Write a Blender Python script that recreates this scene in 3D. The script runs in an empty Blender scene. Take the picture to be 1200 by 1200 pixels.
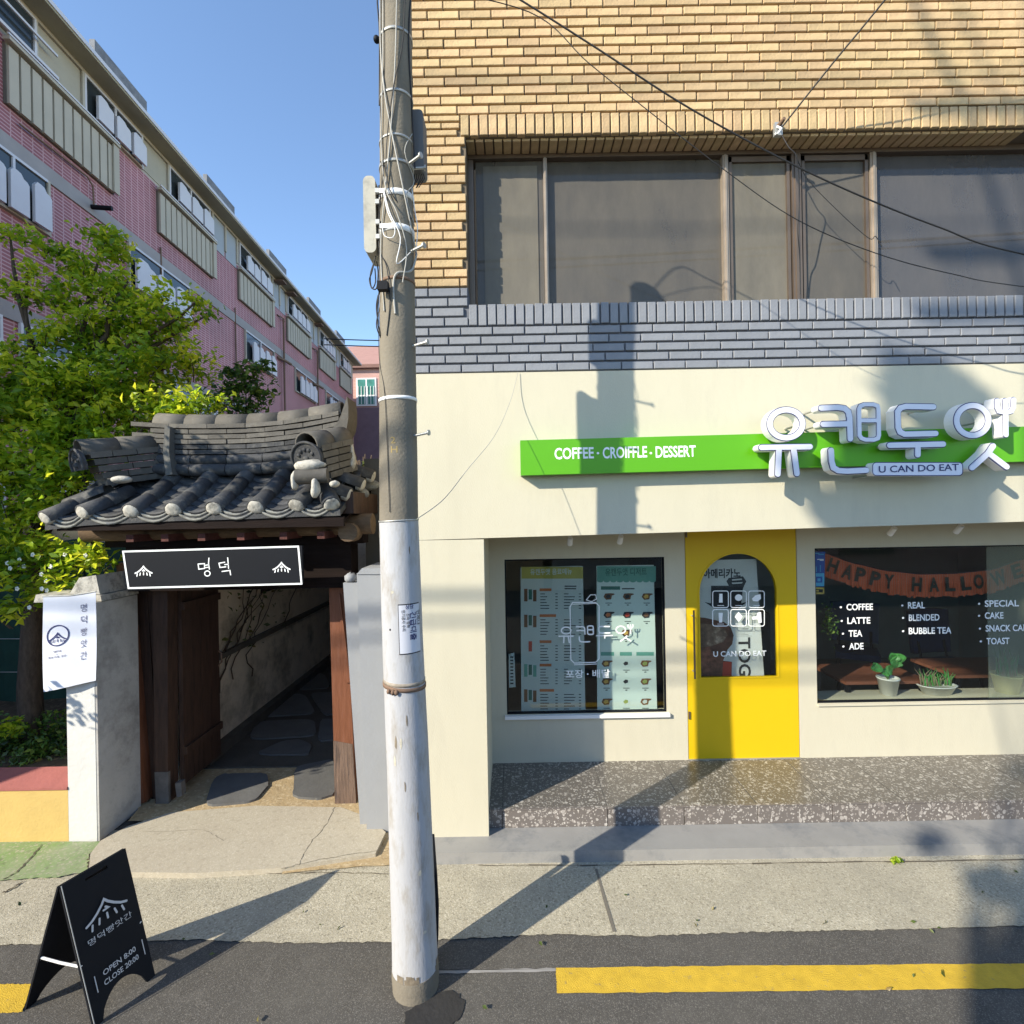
import bpy, bmesh, math, random
import numpy as np
from mathutils import Vector, Matrix
R = math.radians
PI = math.pi
random.seed(7)
C = bpy.context.scene.collection
scene = bpy.context.scene

# ------------------------------------------------------------------ camera, sky, sun, exposure
CAM_H = 2.61
ROLL = R(1.0)
cam_d = bpy.data.cameras.new('camera')
cam_d.sensor_width = 36; cam_d.sensor_height = 36; cam_d.lens = 18.0
cam_d.clip_start = 0.05; cam_d.clip_end = 600
cam = bpy.data.objects.new('camera', cam_d); C.objects.link(cam)
_up = Vector((math.sin(ROLL), 0, math.cos(ROLL)))
_rt = Vector((math.cos(ROLL), 0, -math.sin(ROLL)))
_bk = Vector((0, -1, 0))
_m = Matrix((_rt, _up, _bk)).transposed().to_4x4(); _m.translation = (0, 0, CAM_H)
cam.matrix_world = _m
scene.camera = cam

LX, LY, LZ = 1.25, 1.0, -0.88                      # direction the sunlight travels
SUN_EL = math.atan2(-LZ, math.hypot(LX, LY))
world = bpy.data.worlds.new("World"); scene.world = world; world.use_nodes = True
wn = world.node_tree; wn.nodes.clear()
sky = wn.nodes.new('ShaderNodeTexSky'); sky.sky_type = 'NISHITA'; sky.sun_disc = False
sky.sun_elevation = SUN_EL; sky.sun_rotation = math.atan2(-LX, -LY) % (2 * PI)
sky.air_density = 1.0; sky.dust_density = 0.08; sky.ozone_density = 2.7
bg = wn.nodes.new('ShaderNodeBackground'); bg.inputs['Strength'].default_value = 0.15
wo = wn.nodes.new('ShaderNodeOutputWorld')
wn.links.new(sky.outputs[0], bg.inputs[0]); wn.links.new(bg.outputs[0], wo.inputs[0])
sun_d = bpy.data.lights.new('sun', 'SUN'); sun_d.energy = 3.75; sun_d.angle = R(0.55); sun_d.color = (1.0, 0.91, 0.74)
sun = bpy.data.objects.new('sun', sun_d); C.objects.link(sun)
sun.rotation_euler = Vector((LX, LY, LZ)).to_track_quat('-Z', 'Y').to_euler()
scene.view_settings.view_transform = 'Standard'; scene.view_settings.look = 'None'
scene.view_settings.gamma = 1; scene.view_settings.exposure = 1.06
scene.view_settings.use_curve_mapping = False
scene.cycles.max_bounces = 8; scene.cycles.transparent_max_bounces = 24

def P(u, v, Y):
    """Survey helper: the world point at depth Y that the photograph (1200 px square) shows at u, v."""
    x = (u - 600) / 600; z = (600 - v) / 600
    c, s = math.cos(ROLL), math.sin(ROLL)
    return Vector(((x * c + z * s) * Y, Y, (-x * s + z * c) * Y + CAM_H))

# ------------------------------------------------------------------ materials
MATS = {}
def mat(name, col, rough=0.8, metal=0.0, var=0.12, scale=3.0, bump=0.15, bscale=40.0, rnd=0.0, spec=0.4,
        stretch=None, col2=None, c2scale=2.0, c2lo=0.5, c2hi=0.65, coat=0.0, bdist=0.01, hue=0.0):
    if name in MATS: return MATS[name]
    m = bpy.data.materials.new(name); m.use_nodes = True
    nt = m.node_tree; N = nt.nodes; L = nt.links
    b = N['Principled BSDF']
    b.inputs['Roughness'].default_value = rough; b.inputs['Metallic'].default_value = metal
    b.inputs['Specular IOR Level'].default_value = spec
    if coat: b.inputs['Coat Weight'].default_value = coat
    tc = N.new('ShaderNodeTexCoord'); mp = N.new('ShaderNodeMapping')
    L.new(tc.outputs['Object'], mp.inputs[0])
    if stretch: mp.inputs['Scale'].default_value = stretch
    n = N.new('ShaderNodeTexNoise'); n.inputs['Scale'].default_value = scale; n.inputs['Detail'].default_value = 6
    n.inputs['Roughness'].default_value = 0.62
    L.new(mp.outputs[0], n.inputs[0])
    mr = N.new('ShaderNodeMapRange'); mr.inputs[1].default_value = 0.28; mr.inputs[2].default_value = 0.72
    mr.inputs[3].default_value = 1 - var; mr.inputs[4].default_value = 1 + var
    L.new(n.outputs[0], mr.inputs[0])
    val = mr.outputs[0]
    hs = N.new('ShaderNodeHueSaturation'); hs.inputs['Color'].default_value = (*col, 1)
    if col2:
        n2 = N.new('ShaderNodeTexNoise'); n2.inputs['Scale'].default_value = c2scale; n2.inputs['Detail'].default_value = 8
        n2.inputs['Roughness'].default_value = 0.7
        L.new(mp.outputs[0], n2.inputs[0])
        r2 = N.new('ShaderNodeMapRange'); r2.inputs[1].default_value = c2lo; r2.inputs[2].default_value = c2hi
        L.new(n2.outputs[0], r2.inputs[0])
        mx = N.new('ShaderNodeMix'); mx.data_type = 'RGBA'; mx.inputs['A'].default_value = (*col, 1); mx.inputs['B'].default_value = (*col2, 1)
        L.new(r2.outputs[0], mx.inputs['Factor']); L.new(mx.outputs['Result'], hs.inputs['Color'])
    if rnd:
        oi = N.new('ShaderNodeObjectInfo'); r3 = N.new('ShaderNodeMapRange')
        r3.inputs[3].default_value = 1 - rnd; r3.inputs[4].default_value = 1 + rnd
        L.new(oi.outputs['Random'], r3.inputs[0])
        mu = N.new('ShaderNodeMath'); mu.operation = 'MULTIPLY'; L.new(val, mu.inputs[0]); L.new(r3.outputs[0], mu.inputs[1]); val = mu.outputs[0]
        if hue:
            m7 = N.new('ShaderNodeMath'); m7.operation = 'MULTIPLY'; m7.inputs[1].default_value = 7.31; L.new(oi.outputs['Random'], m7.inputs[0])
            fr = N.new('ShaderNodeMath'); fr.operation = 'FRACT'; L.new(m7.outputs[0], fr.inputs[0])
            r4 = N.new('ShaderNodeMapRange'); r4.inputs[3].default_value = 0.5 - hue; r4.inputs[4].default_value = 0.5 + hue
            L.new(fr.outputs[0], r4.inputs[0]); L.new(r4.outputs[0], hs.inputs['Hue'])
    L.new(val, hs.inputs['Value']); L.new(hs.outputs[0], b.inputs['Base Color'])
    if bump:
        n3 = N.new('ShaderNodeTexNoise'); n3.inputs['Scale'].default_value = bscale; n3.inputs['Detail'].default_value = 5
        L.new(mp.outputs[0], n3.inputs[0])
        bp = N.new('ShaderNodeBump'); bp.inputs['Strength'].default_value = bump; bp.inputs['Distance'].default_value = bdist
        L.new(n3.outputs[0], bp.inputs['Height']); L.new(bp.outputs[0], b.inputs['Normal'])
    MATS[name] = m
    return m

def glass_mat(name, tint=(0.93, 0.96, 0.95), haze=0.0, haze_col=(0.5, 0.55, 0.5), ior=1.52, rough=0.0):
    if name in MATS: return MATS[name]
    m = bpy.data.materials.new(name); m.use_nodes = True; nt = m.node_tree; nt.nodes.clear(); N = nt.nodes; L = nt.links
    o = N.new('ShaderNodeOutputMaterial'); tr = N.new('ShaderNodeBsdfTransparent'); tr.inputs[0].default_value = (*tint, 1)
    gl = N.new('ShaderNodeBsdfGlossy'); gl.inputs['Roughness'].default_value = rough
    fr = N.new('ShaderNodeLayerWeight'); fr.inputs[0].default_value = .5
    pw = N.new('ShaderNodeMath'); pw.operation = 'POWER'; pw.inputs[1].default_value = 5; L.new(fr.outputs['Facing'], pw.inputs[0])
    f0 = ((ior - 1) / (ior + 1)) ** 2; md = N.new('ShaderNodeMath'); md.operation = 'MULTIPLY_ADD'; md.inputs[1].default_value = 1 - f0; md.inputs[2].default_value = f0; L.new(pw.outputs[0], md.inputs[0])
    mx = N.new('ShaderNodeMixShader'); L.new(md.outputs[0], mx.inputs[0]); L.new(tr.outputs[0], mx.inputs[1]); L.new(gl.outputs[0], mx.inputs[2])
    last = mx.outputs[0]
    if haze:
        df = N.new('ShaderNodeBsdfDiffuse'); df.inputs[0].default_value = (*haze_col, 1)
        tc = N.new('ShaderNodeTexCoord'); n = N.new('ShaderNodeTexNoise'); n.inputs['Scale'].default_value = 2.5; n.inputs['Detail'].default_value = 8; n.inputs['Roughness'].default_value = .68
        mp = N.new('ShaderNodeMapping'); mp.inputs['Scale'].default_value = (1.6, 1, .6); L.new(tc.outputs['Object'], mp.inputs[0]); L.new(mp.outputs[0], n.inputs[0])
        mr = N.new('ShaderNodeMapRange'); mr.inputs[1].default_value = .3; mr.inputs[2].default_value = .7
        mr.inputs[3].default_value = haze * .8; mr.inputs[4].default_value = min(1, haze * 1.2); L.new(n.outputs[0], mr.inputs[0])
        m2 = N.new('ShaderNodeMixShader'); L.new(mr.outputs[0], m2.inputs[0]); L.new(last, m2.inputs[1]); L.new(df.outputs[0], m2.inputs[2]); last = m2.outputs[0]
    L.new(last, o.inputs[0]); MATS[name] = m
    return m

def leaf_mat(name, c1, c2, c3, trans=0.45):
    m = bpy.data.materials.new(name); m.use_nodes = True; nt = m.node_tree; nt.nodes.clear(); N = nt.nodes; L = nt.links
    o = N.new('ShaderNodeOutputMaterial')
    at = N.new('ShaderNodeAttribute'); at.attribute_name = 'leaf'
    cr = N.new('ShaderNodeValToRGB'); e = cr.color_ramp.elements
    e[0].color = (*c1, 1); e[1].color = (*c3, 1); e[0].position = 0.0; e[1].position = 1.0
    k = e.new(0.55); k.color = (*c2, 1)
    L.new(at.outputs['Fac'], cr.inputs[0])
    p = N.new('ShaderNodeBsdfPrincipled'); p.inputs['Roughness'].default_value = 0.42; p.inputs['Specular IOR Level'].default_value = 0.5
    L.new(cr.outputs[0], p.inputs['Base Color'])
    t = N.new('ShaderNodeBsdfTranslucent'); hv = N.new('ShaderNodeHueSaturation'); hv.inputs['Value'].default_value = 1.7; hv.inputs['Hue'].default_value = .485; L.new(cr.outputs[0], hv.inputs['Color']); L.new(hv.outputs[0], t.inputs[0])
    mx = N.new('ShaderNodeMixShader'); mx.inputs[0].default_value = trans
    L.new(p.outputs[0], mx.inputs[1]); L.new(t.outputs[0], mx.inputs[2]); L.new(mx.outputs[0], o.inputs[0])
    MATS[name] = m
    return m

def terrazzo_mat(name, base, chips, rough=0.35, scale=26):
    m = bpy.data.materials.new(name); m.use_nodes = True; nt = m.node_tree; N = nt.nodes; L = nt.links; b = N['Principled BSDF']
    tc = N.new('ShaderNodeTexCoord')
    ns = N.new('ShaderNodeTexNoise'); ns.inputs['Scale'].default_value = 18; ns.inputs['Detail'].default_value = 3; L.new(tc.outputs['Object'], ns.inputs[0])
    ad = N.new('ShaderNodeVectorMath'); ad.operation = 'MULTIPLY_ADD'; ad.inputs[1].default_value = (.05, .05, .05)
    L.new(ns.outputs['Color'], ad.inputs[0]); L.new(tc.outputs['Object'], ad.inputs[2])
    cur = None
    for k, (sc, thr) in enumerate(((scale, .62), (scale * 2.2, .5))):
        vo = N.new('ShaderNodeTexVoronoi'); vo.inputs['Scale'].default_value = sc; L.new(ad.outputs[0], vo.inputs[0])
        sep = N.new('ShaderNodeSeparateColor'); L.new(vo.outputs['Color'], sep.inputs[0])
        g1 = N.new('ShaderNodeMath'); g1.operation = 'GREATER_THAN'; g1.inputs[1].default_value = thr; L.new(sep.outputs[0], g1.inputs[0])
        ds = N.new('ShaderNodeMath'); ds.operation = 'LESS_THAN'; ds.inputs[1].default_value = .42; L.new(vo.outputs['Distance'], ds.inputs[0])
        mu = N.new('ShaderNodeMath'); mu.operation = 'MULTIPLY'; L.new(g1.outputs[0], mu.inputs[0]); L.new(ds.outputs[0], mu.inputs[1])
        rp = N.new('ShaderNodeValToRGB'); rp.color_ramp.elements[0].color = (*chips[0], 1); rp.color_ramp.elements[1].color = (*chips[1], 1)
        L.new(sep.outputs[1], rp.inputs[0])
        mx = N.new('ShaderNodeMix'); mx.data_type = 'RGBA'
        if cur is None: mx.inputs['A'].default_value = (*base, 1)
        else: L.new(cur, mx.inputs['A'])
        L.new(rp.outputs[0], mx.inputs['B']); L.new(mu.outputs[0], mx.inputs['Factor']); cur = mx.outputs['Result']
    L.new(cur, b.inputs['Base Color']); b.inputs['Roughness'].default_value = rough
    MATS[name] = m
    return m

def speckle_mat(name, base, light, dark, rough=0.9, fine=220, mid=60, patch=0.25, tint=None, bump=0.5):
    """asphalt / exposed concrete: fine aggregate, mid blotches, large soft stains"""
    m = bpy.data.materials.new(name); m.use_nodes = True; nt = m.node_tree; N = nt.nodes; L = nt.links; b = N['Principled BSDF']
    tc = N.new('ShaderNodeTexCoord')
    def noise(s, d=4, r=.6):
        n = N.new('ShaderNodeTexNoise'); n.inputs['Scale'].default_value = s; n.inputs['Detail'].default_value = d; n.inputs['Roughness'].default_value = r
        L.new(tc.outputs['Object'], n.inputs[0]); return n.outputs[0]
    def mixc(fac, A, B):
        mx = N.new('ShaderNodeMix'); mx.data_type = 'RGBA'
        for k, q in (('A', A), ('B', B)):
            if isinstance(q, tuple): mx.inputs[k].default_value = (*q, 1)
            else: L.new(q, mx.inputs[k])
        L.new(fac, mx.inputs['Factor']); return mx.outputs['Result']
    def rng(x, a, b_, lo=0., hi=1.):
        r = N.new('ShaderNodeMapRange'); r.inputs[1].default_value = a; r.inputs[2].default_value = b_; r.inputs[3].default_value = lo; r.inputs[4].default_value = hi
        L.new(x, r.inputs[0]); return r.outputs[0]
    vo = N.new('ShaderNodeTexVoronoi'); vo.inputs['Scale'].default_value = fine * .55; L.new(tc.outputs['Object'], vo.inputs[0])
    sep = N.new('ShaderNodeSeparateColor'); L.new(vo.outputs['Color'], sep.inputs[0])
    c = mixc(rng(sep.outputs[0], .72, .95), base, light)
    c = mixc(rng(noise(mid, 5), .52, .72), c, dark)
    c = mixc(rng(noise(7, 6, .7), .5, .75, 0, patch * 1.4), c, light)
    c = mixc(rng(noise(1.3, 5, .65), .45, .7, 0, patch * 2), c, tint or dark)
    L.new(c, b.inputs['Base Color']); b.inputs['Roughness'].default_value = rough; b.inputs['Specular IOR Level'].default_value = .25
    bp = N.new('ShaderNodeBump'); bp.inputs['Strength'].default_value = bump; bp.inputs['Distance'].default_value = .006
    L.new(noise(fine * .5, 3), bp.inputs['Height']); L.new(bp.outputs[0], b.inputs['Normal'])
    MATS[name] = m
    return m

def brickwall_mat(name, c1, c2, mortar, bw=.2, bh=.062):
    m = bpy.data.materials.new(name); m.use_nodes = True; nt = m.node_tree; N = nt.nodes; L = nt.links; b = N['Principled BSDF']
    tc = N.new('ShaderNodeTexCoord'); sp = N.new('ShaderNodeSeparateXYZ'); L.new(tc.outputs['Object'], sp.inputs[0])
    cb = N.new('ShaderNodeCombineXYZ'); L.new(sp.outputs[1], cb.inputs[0]); L.new(sp.outputs[2], cb.inputs[1])
    br = N.new('ShaderNodeTexBrick'); br.offset = 0.0; br.inputs['Color1'].default_value = (*c1, 1); br.inputs['Color2'].default_value = (*c2, 1)
    br.inputs['Mortar'].default_value = (*mortar, 1); br.inputs['Scale'].default_value = 1; br.inputs['Mortar Size'].default_value = .011
    br.inputs['Brick Width'].default_value = bw; br.inputs['Row Height'].default_value = bh; br.inputs['Bias'].default_value = -.2
    L.new(cb.outputs[0], br.inputs[0])
    n = N.new('ShaderNodeTexNoise'); n.inputs['Scale'].default_value = .6; n.inputs['Detail'].default_value = 5; L.new(tc.outputs['Object'], n.inputs[0])
    hs = N.new('ShaderNodeHueSaturation'); mr = N.new('ShaderNodeMapRange'); mr.inputs[1].default_value = .3; mr.inputs[2].default_value = .7
    mr.inputs[3].default_value = .8; mr.inputs[4].default_value = 1.2; L.new(n.outputs[0], mr.inputs[0]); L.new(mr.outputs[0], hs.inputs['Value'])
    L.new(br.outputs[0], hs.inputs['Color']); L.new(hs.outputs[0], b.inputs['Base Color']); b.inputs['Roughness'].default_value = .6
    MATS[name] = m
    return m

M_cream = mat('cream_render', (.545, .51, .395), .75, var=.05, scale=1.6, stretch=(2.2, 2.2, .55), bump=.2, bscale=90, col2=(.47, .44, .345), c2scale=1.6, c2lo=.52, c2hi=.75)
M_greyplinth = mat('grey_paint', (.275, .27, .26), .6, var=.08, scale=4, bump=.1, col2=(.19, .195, .20), c2scale=3)
M_brick = mat('tan_brick', (.48, .345, .19), .78, var=.18, scale=14, bump=.45, bscale=60, rnd=.14, hue=.006)
M_pbrick = mat('painted_brick', (.21, .222, .25), .6, var=.07, scale=9, bump=.25, bscale=50, rnd=.06)
M_mortar = mat('dark_mortar', (.15, .12, .085), .95, var=.15, bump=.2)
M_pmortar = mat('painted_mortar', (.13, .14, .17), .8, var=.1, bump=.2)
M_frame = mat('bronze_aluminium', (.17, .13, .10), .42, metal=.55, var=.1, scale=5, bump=.03)
M_frame2 = mat('worn_aluminium', (.34, .28, .22), .45, metal=.4, var=.15, scale=8, bump=.03)
M_dark = mat('dark_void', (.018, .018, .02), .9, var=.2, bump=0)
M_black = mat('black_paint', (.0065, .008, .012), .6, spec=.18, var=.12, bump=.03)
M_blackcable = mat('black_cable', (.02, .02, .022), .6, bump=0)
M_greycable = mat('grey_cable', (.42, .42, .40), .6, bump=0)
M_white = mat('white_paint', (.80, .80, .80), .5, var=.03, bump=.02)
M_lavender = mat('acrylic_face', (.70, .71, .80), .35, var=.02, bump=0)
M_navy = mat('navy_print', (.03, .035, .13), .5, var=.02, bump=0)
M_green = mat('green_sign_face', (.095, .36, .006), .4, var=.03, scale=2, bump=0)
M_yellow = mat('yellow_door_paint', (.66, .44, .006), .42, var=.025, scale=2, bump=.03, bscale=60)
M_print_w = mat('white_vinyl', (.86, .88, .88), .5, var=.02, bump=0)
M_conc_pole = mat('pole_concrete', (.21, .185, .145), .9, var=.16, scale=7, bump=.35, bscale=70, col2=(.13, .115, .09), c2scale=3.5, c2lo=.45, c2hi=.7)
M_pole_white = mat('pole_white_paint', (.42, .425, .445), .75, var=.10, scale=5, bump=.15, bscale=40, stretch=(2.5, 2.5, .8), col2=(.26, .235, .20), c2scale=5, c2lo=.48, c2hi=.72)
M_steel = mat('galvanised_steel', (.45, .45, .43), .5, metal=.6, var=.12, bump=.05)
M_rust = mat('rusty_steel', (.20, .13, .09), .8, metal=.2, var=.25, scale=20, bump=.2)
M_tile = mat('roof_tile', (.040, .042, .047), .72, var=.22, scale=9, bump=.35, bscale=55, rnd=.3, col2=(.085, .083, .078), c2scale=11, c2lo=.52, c2hi=.64)
M_tilelight = mat('ridge_tile', (.105, .098, .088), .75, var=.22, scale=8, bump=.3, bscale=50, rnd=.22, col2=(.15, .14, .12), c2scale=10, c2lo=.55, c2hi=.66)
M_lime = mat('lime_mortar', (.46, .44, .39), .9, var=.14, scale=14, bump=.5, bscale=45, col2=(.17, .165, .15), c2scale=9, c2lo=.48, c2hi=.64)
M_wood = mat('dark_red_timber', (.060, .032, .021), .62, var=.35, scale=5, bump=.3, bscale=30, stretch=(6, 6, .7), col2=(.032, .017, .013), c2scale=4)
M_woodlit = mat('lit_red_timber', (.17, .060, .027), .6, var=.3, scale=5, bump=.3, bscale=30, stretch=(7, 7, .6), col2=(.15, .06, .035), c2scale=5)  # lit copy of the gate timber, sunlight put into its lighter red
M_woodx = mat('shaded_timber', (.013, .008, .007), .85, spec=.15, var=.35, scale=5, bump=.3, bscale=30, stretch=(.6, 6, 6))  # near-black copy for the beams, shade under the eaves put into the colour
M_rafter = mat('rafter_end', (.085, .026, .020), .8, var=.4, scale=14, bump=.3)
M_log = mat('weathered_log', (.13, .085, .05), .85, var=.3, scale=6, bump=.4, bscale=25, stretch=(2, 5, 5))
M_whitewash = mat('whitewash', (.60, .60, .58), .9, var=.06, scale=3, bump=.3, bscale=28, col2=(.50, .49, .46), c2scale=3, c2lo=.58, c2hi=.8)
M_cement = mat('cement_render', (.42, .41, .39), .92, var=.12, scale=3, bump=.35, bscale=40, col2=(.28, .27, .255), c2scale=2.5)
M_greypillar = mat('grey_wall_paint', (.28, .29, .305), .8, var=.05, scale=3, bump=.15, bscale=40)
M_yellowwall = mat('yellow_wall_paint', (.58, .41, .14), .85, var=.08, scale=5, bump=.3, bscale=40, col2=(.55, .42, .2), c2scale=4, c2lo=.6, c2hi=.8)
M_redcap = mat('red_cap_paint', (.34, .115, .10), .8, var=.1, scale=6, bump=.3, bscale=35)
M_asphalt = speckle_mat('asphalt', (.088, .082, .074), (.18, .168, .15), (.050, .048, .045), .9, 420, 90, .22, tint=(.13, .122, .108))
M_strip = speckle_mat('rough_concrete', (.40, .365, .28), (.55, .51, .41), (.18, .16, .12), .93, 260, 60, .3, tint=(.27, .25, .20), bump=.7)
M_apron = speckle_mat('smooth_concrete', (.43, .385, .30), (.50, .455, .365), (.35, .31, .24), .9, 200, 25, .2, tint=(.36, .31, .24), bump=.3)
M_soil = speckle_mat('sandy_soil', (.40, .30, .17), (.52, .42, .27), (.26, .19, .10), .95, 90, 20, .3, tint=(.30, .23, .14), bump=.9)
M_greenpaint = speckle_mat('worn_green_paint', (.20, .29, .12), (.33, .34, .24), (.15, .19, .10), .9, 120, 22, .4, tint=(.30, .29, .22), bump=.4)
M_flag = mat('flagstone', (.12, .12, .118), .8, var=.15, scale=5, bump=.3, bscale=30, rnd=.15)
M_earth = speckle_mat('garden_soil', (.10, .075, .05), (.2, .15, .09), (.04, .03, .02), .95, 60, 14, .3)
M_roadyellow = mat('road_yellow_paint', (.58, .38, .035), .8, var=.14, scale=14, bump=.5, bscale=160, col2=(.30, .23, .10), c2scale=26, c2lo=.60, c2hi=.70)
M_groove = mat('groove_line', (.30, .29, .28), .9, var=.2, bump=.1)
M_terr = terrazzo_mat('terrazzo', (.125, .112, .098), ((.20, .18, .16), (.44, .42, .38)), .34, 30)
M_terrface = terrazzo_mat('terrazzo_riser', (.15, .132, .12), ((.24, .21, .19), (.50, .47, .43)), .4, 27)
M_glass = glass_mat('clear_glass', (.90, .93, .92))
M_glassrefl = glass_mat('pale_reflection_glass', (.85, .9, .86), haze=.17, haze_col=(.50, .52, .40))  # pale diffuse veil stands in for the sunlit reflection on the right pane
M_bark = mat('bark', (.075, .055, .04), .95, var=.35, scale=12, bump=.6, bscale=30, stretch=(3, 3, 1))
M_leaf = leaf_mat('tree_leaf', (.06, .15, .014), (.26, .40, .02), (.60, .63, .045), .52)
M_leafdark = leaf_mat('dark_leaf', (.015, .045, .012), (.08, .17, .028), (.25, .34, .05), .35)
M_leafdry = leaf_mat('dry_leaf', (.03, .055, .015), (.09, .13, .03), (.24, .17, .06), .3)
M_flower = mat('white_petals', (.8, .8, .76), .7, bump=0)
M_aptbrick = brickwall_mat('apartment_brick', (.27, .082, .095), (.33, .11, .125), (.50, .29, .31))
M_aptband = mat('apartment_band', (.33, .31, .31), .85, var=.1, scale=2)
M_aptcream = mat('apartment_cream', (.46, .425, .35), .8, var=.07, scale=1.5)
M_aptbase = mat('apartment_soffit', (.36, .33, .235), .85, var=.08, scale=2)
M_aptgrey = mat('apartment_grey_panel', (.36, .40, .44), .7, var=.06, scale=1.5)
M_aptwhite = mat('apartment_white', (.62, .62, .66), .5, var=.04)
M_aptglass = mat('apartment_glass', (.035, .045, .05), .12, var=.3, scale=1.2, bump=0, spec=.6)
M_farbrick = brickwall_mat('far_pink_brick', (.40, .21, .175), (.45, .25, .21), (.50, .36, .32), .22, .09)
M_fartile = mat('far_roof_tile', (.33, .19, .165), .8, var=.15, stretch=(1, 8, 8))
M_fargreen = mat('far_green_glass', (.06, .22, .19), .3, var=.3, scale=3, bump=0)
M_mesh = mat('green_netting', (.018, .06, .042), .8, var=.25, scale=5, bump=.4, bscale=80)

# ------------------------------------------------------------------ mesh builder
def stroke_outline(pts, w, closed=False, capn=5, taper=None):
    n = len(pts); p = [Vector((a, b)) for a, b in pts]
    L_, R_ = [], []
    for i in range(n):
        if closed: a = p[i] - p[i - 1]; b = p[(i + 1) % n] - p[i]
        else:
            a = p[i] - p[i - 1] if i else p[1] - p[0]
            b = p[i + 1] - p[i] if i < n - 1 else p[i] - p[i - 1]
        a.normalize(); b.normalize()
        t = a + b
        if t.length < 1e-6: t = a.copy()
        t.normalize(); nn = Vector((-t.y, t.x))
        k = nn.dot(Vector((-a.y, a.x))); k = max(k, .5)
        h = w / 2 / k
        L_.append(p[i] + nn * h); R_.append(p[i] - nn * h)
    return L_, R_, p

from mathutils import noise as _noise
def lump(c, rx, ry, rz, m, name, parent, seed=0, amp=.28, f=9.0):
    b = MB(); b.blob((0, 0, 0), 1, 1, 1, m, 16, 10); V = []; c = Vector(c)
    for x, y, z in b.v:
        p = Vector((x, y, z)); q = Vector((x * rx, y * ry, z * rz)); k = 1 + amp * _noise.noise(q * f + Vector((seed * 3.1, 0, 0))) * 1.6 + amp * .6 * _noise.noise(q * f * 2.7 + Vector((0, seed * 2.3, 0)))
        V.append(tuple(c + q * k))
    b.v = V; return b.build(name, parent)
class Frame:
    def __init__(s, o, ux=(1, 0, 0), uz=(0, 0, 1), n=(0, -1, 0)):
        s.o = Vector(o); s.ux = Vector(ux); s.uz = Vector(uz); s.n = Vector(n)
    def __call__(s, a, b, c=0.0): return s.o + s.ux * a + s.uz * b + s.n * c

_glyph = {}
def glyphs(s, bold=0.0):
    if (s, bold) in _glyph: return _glyph[(s, bold)]
    c = bpy.data.curves.new('t', 'FONT'); c.body = s; c.size = 1; c.offset = bold; c.resolution_u = 3
    o = bpy.data.objects.new('t', c); C.objects.link(o)
    dg = bpy.context.evaluated_depsgraph_get(); dg.update()
    m = bpy.data.meshes.new_from_object(o.evaluated_get(dg))
    V = [tuple(v.co[:2]) for v in m.vertices]; F = [tuple(p.vertices) for p in m.polygons]
    bpy.data.objects.remove(o); bpy.data.curves.remove(c); bpy.data.meshes.remove(m)
    _glyph[(s, bold)] = (V, F)
    return V, F

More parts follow.
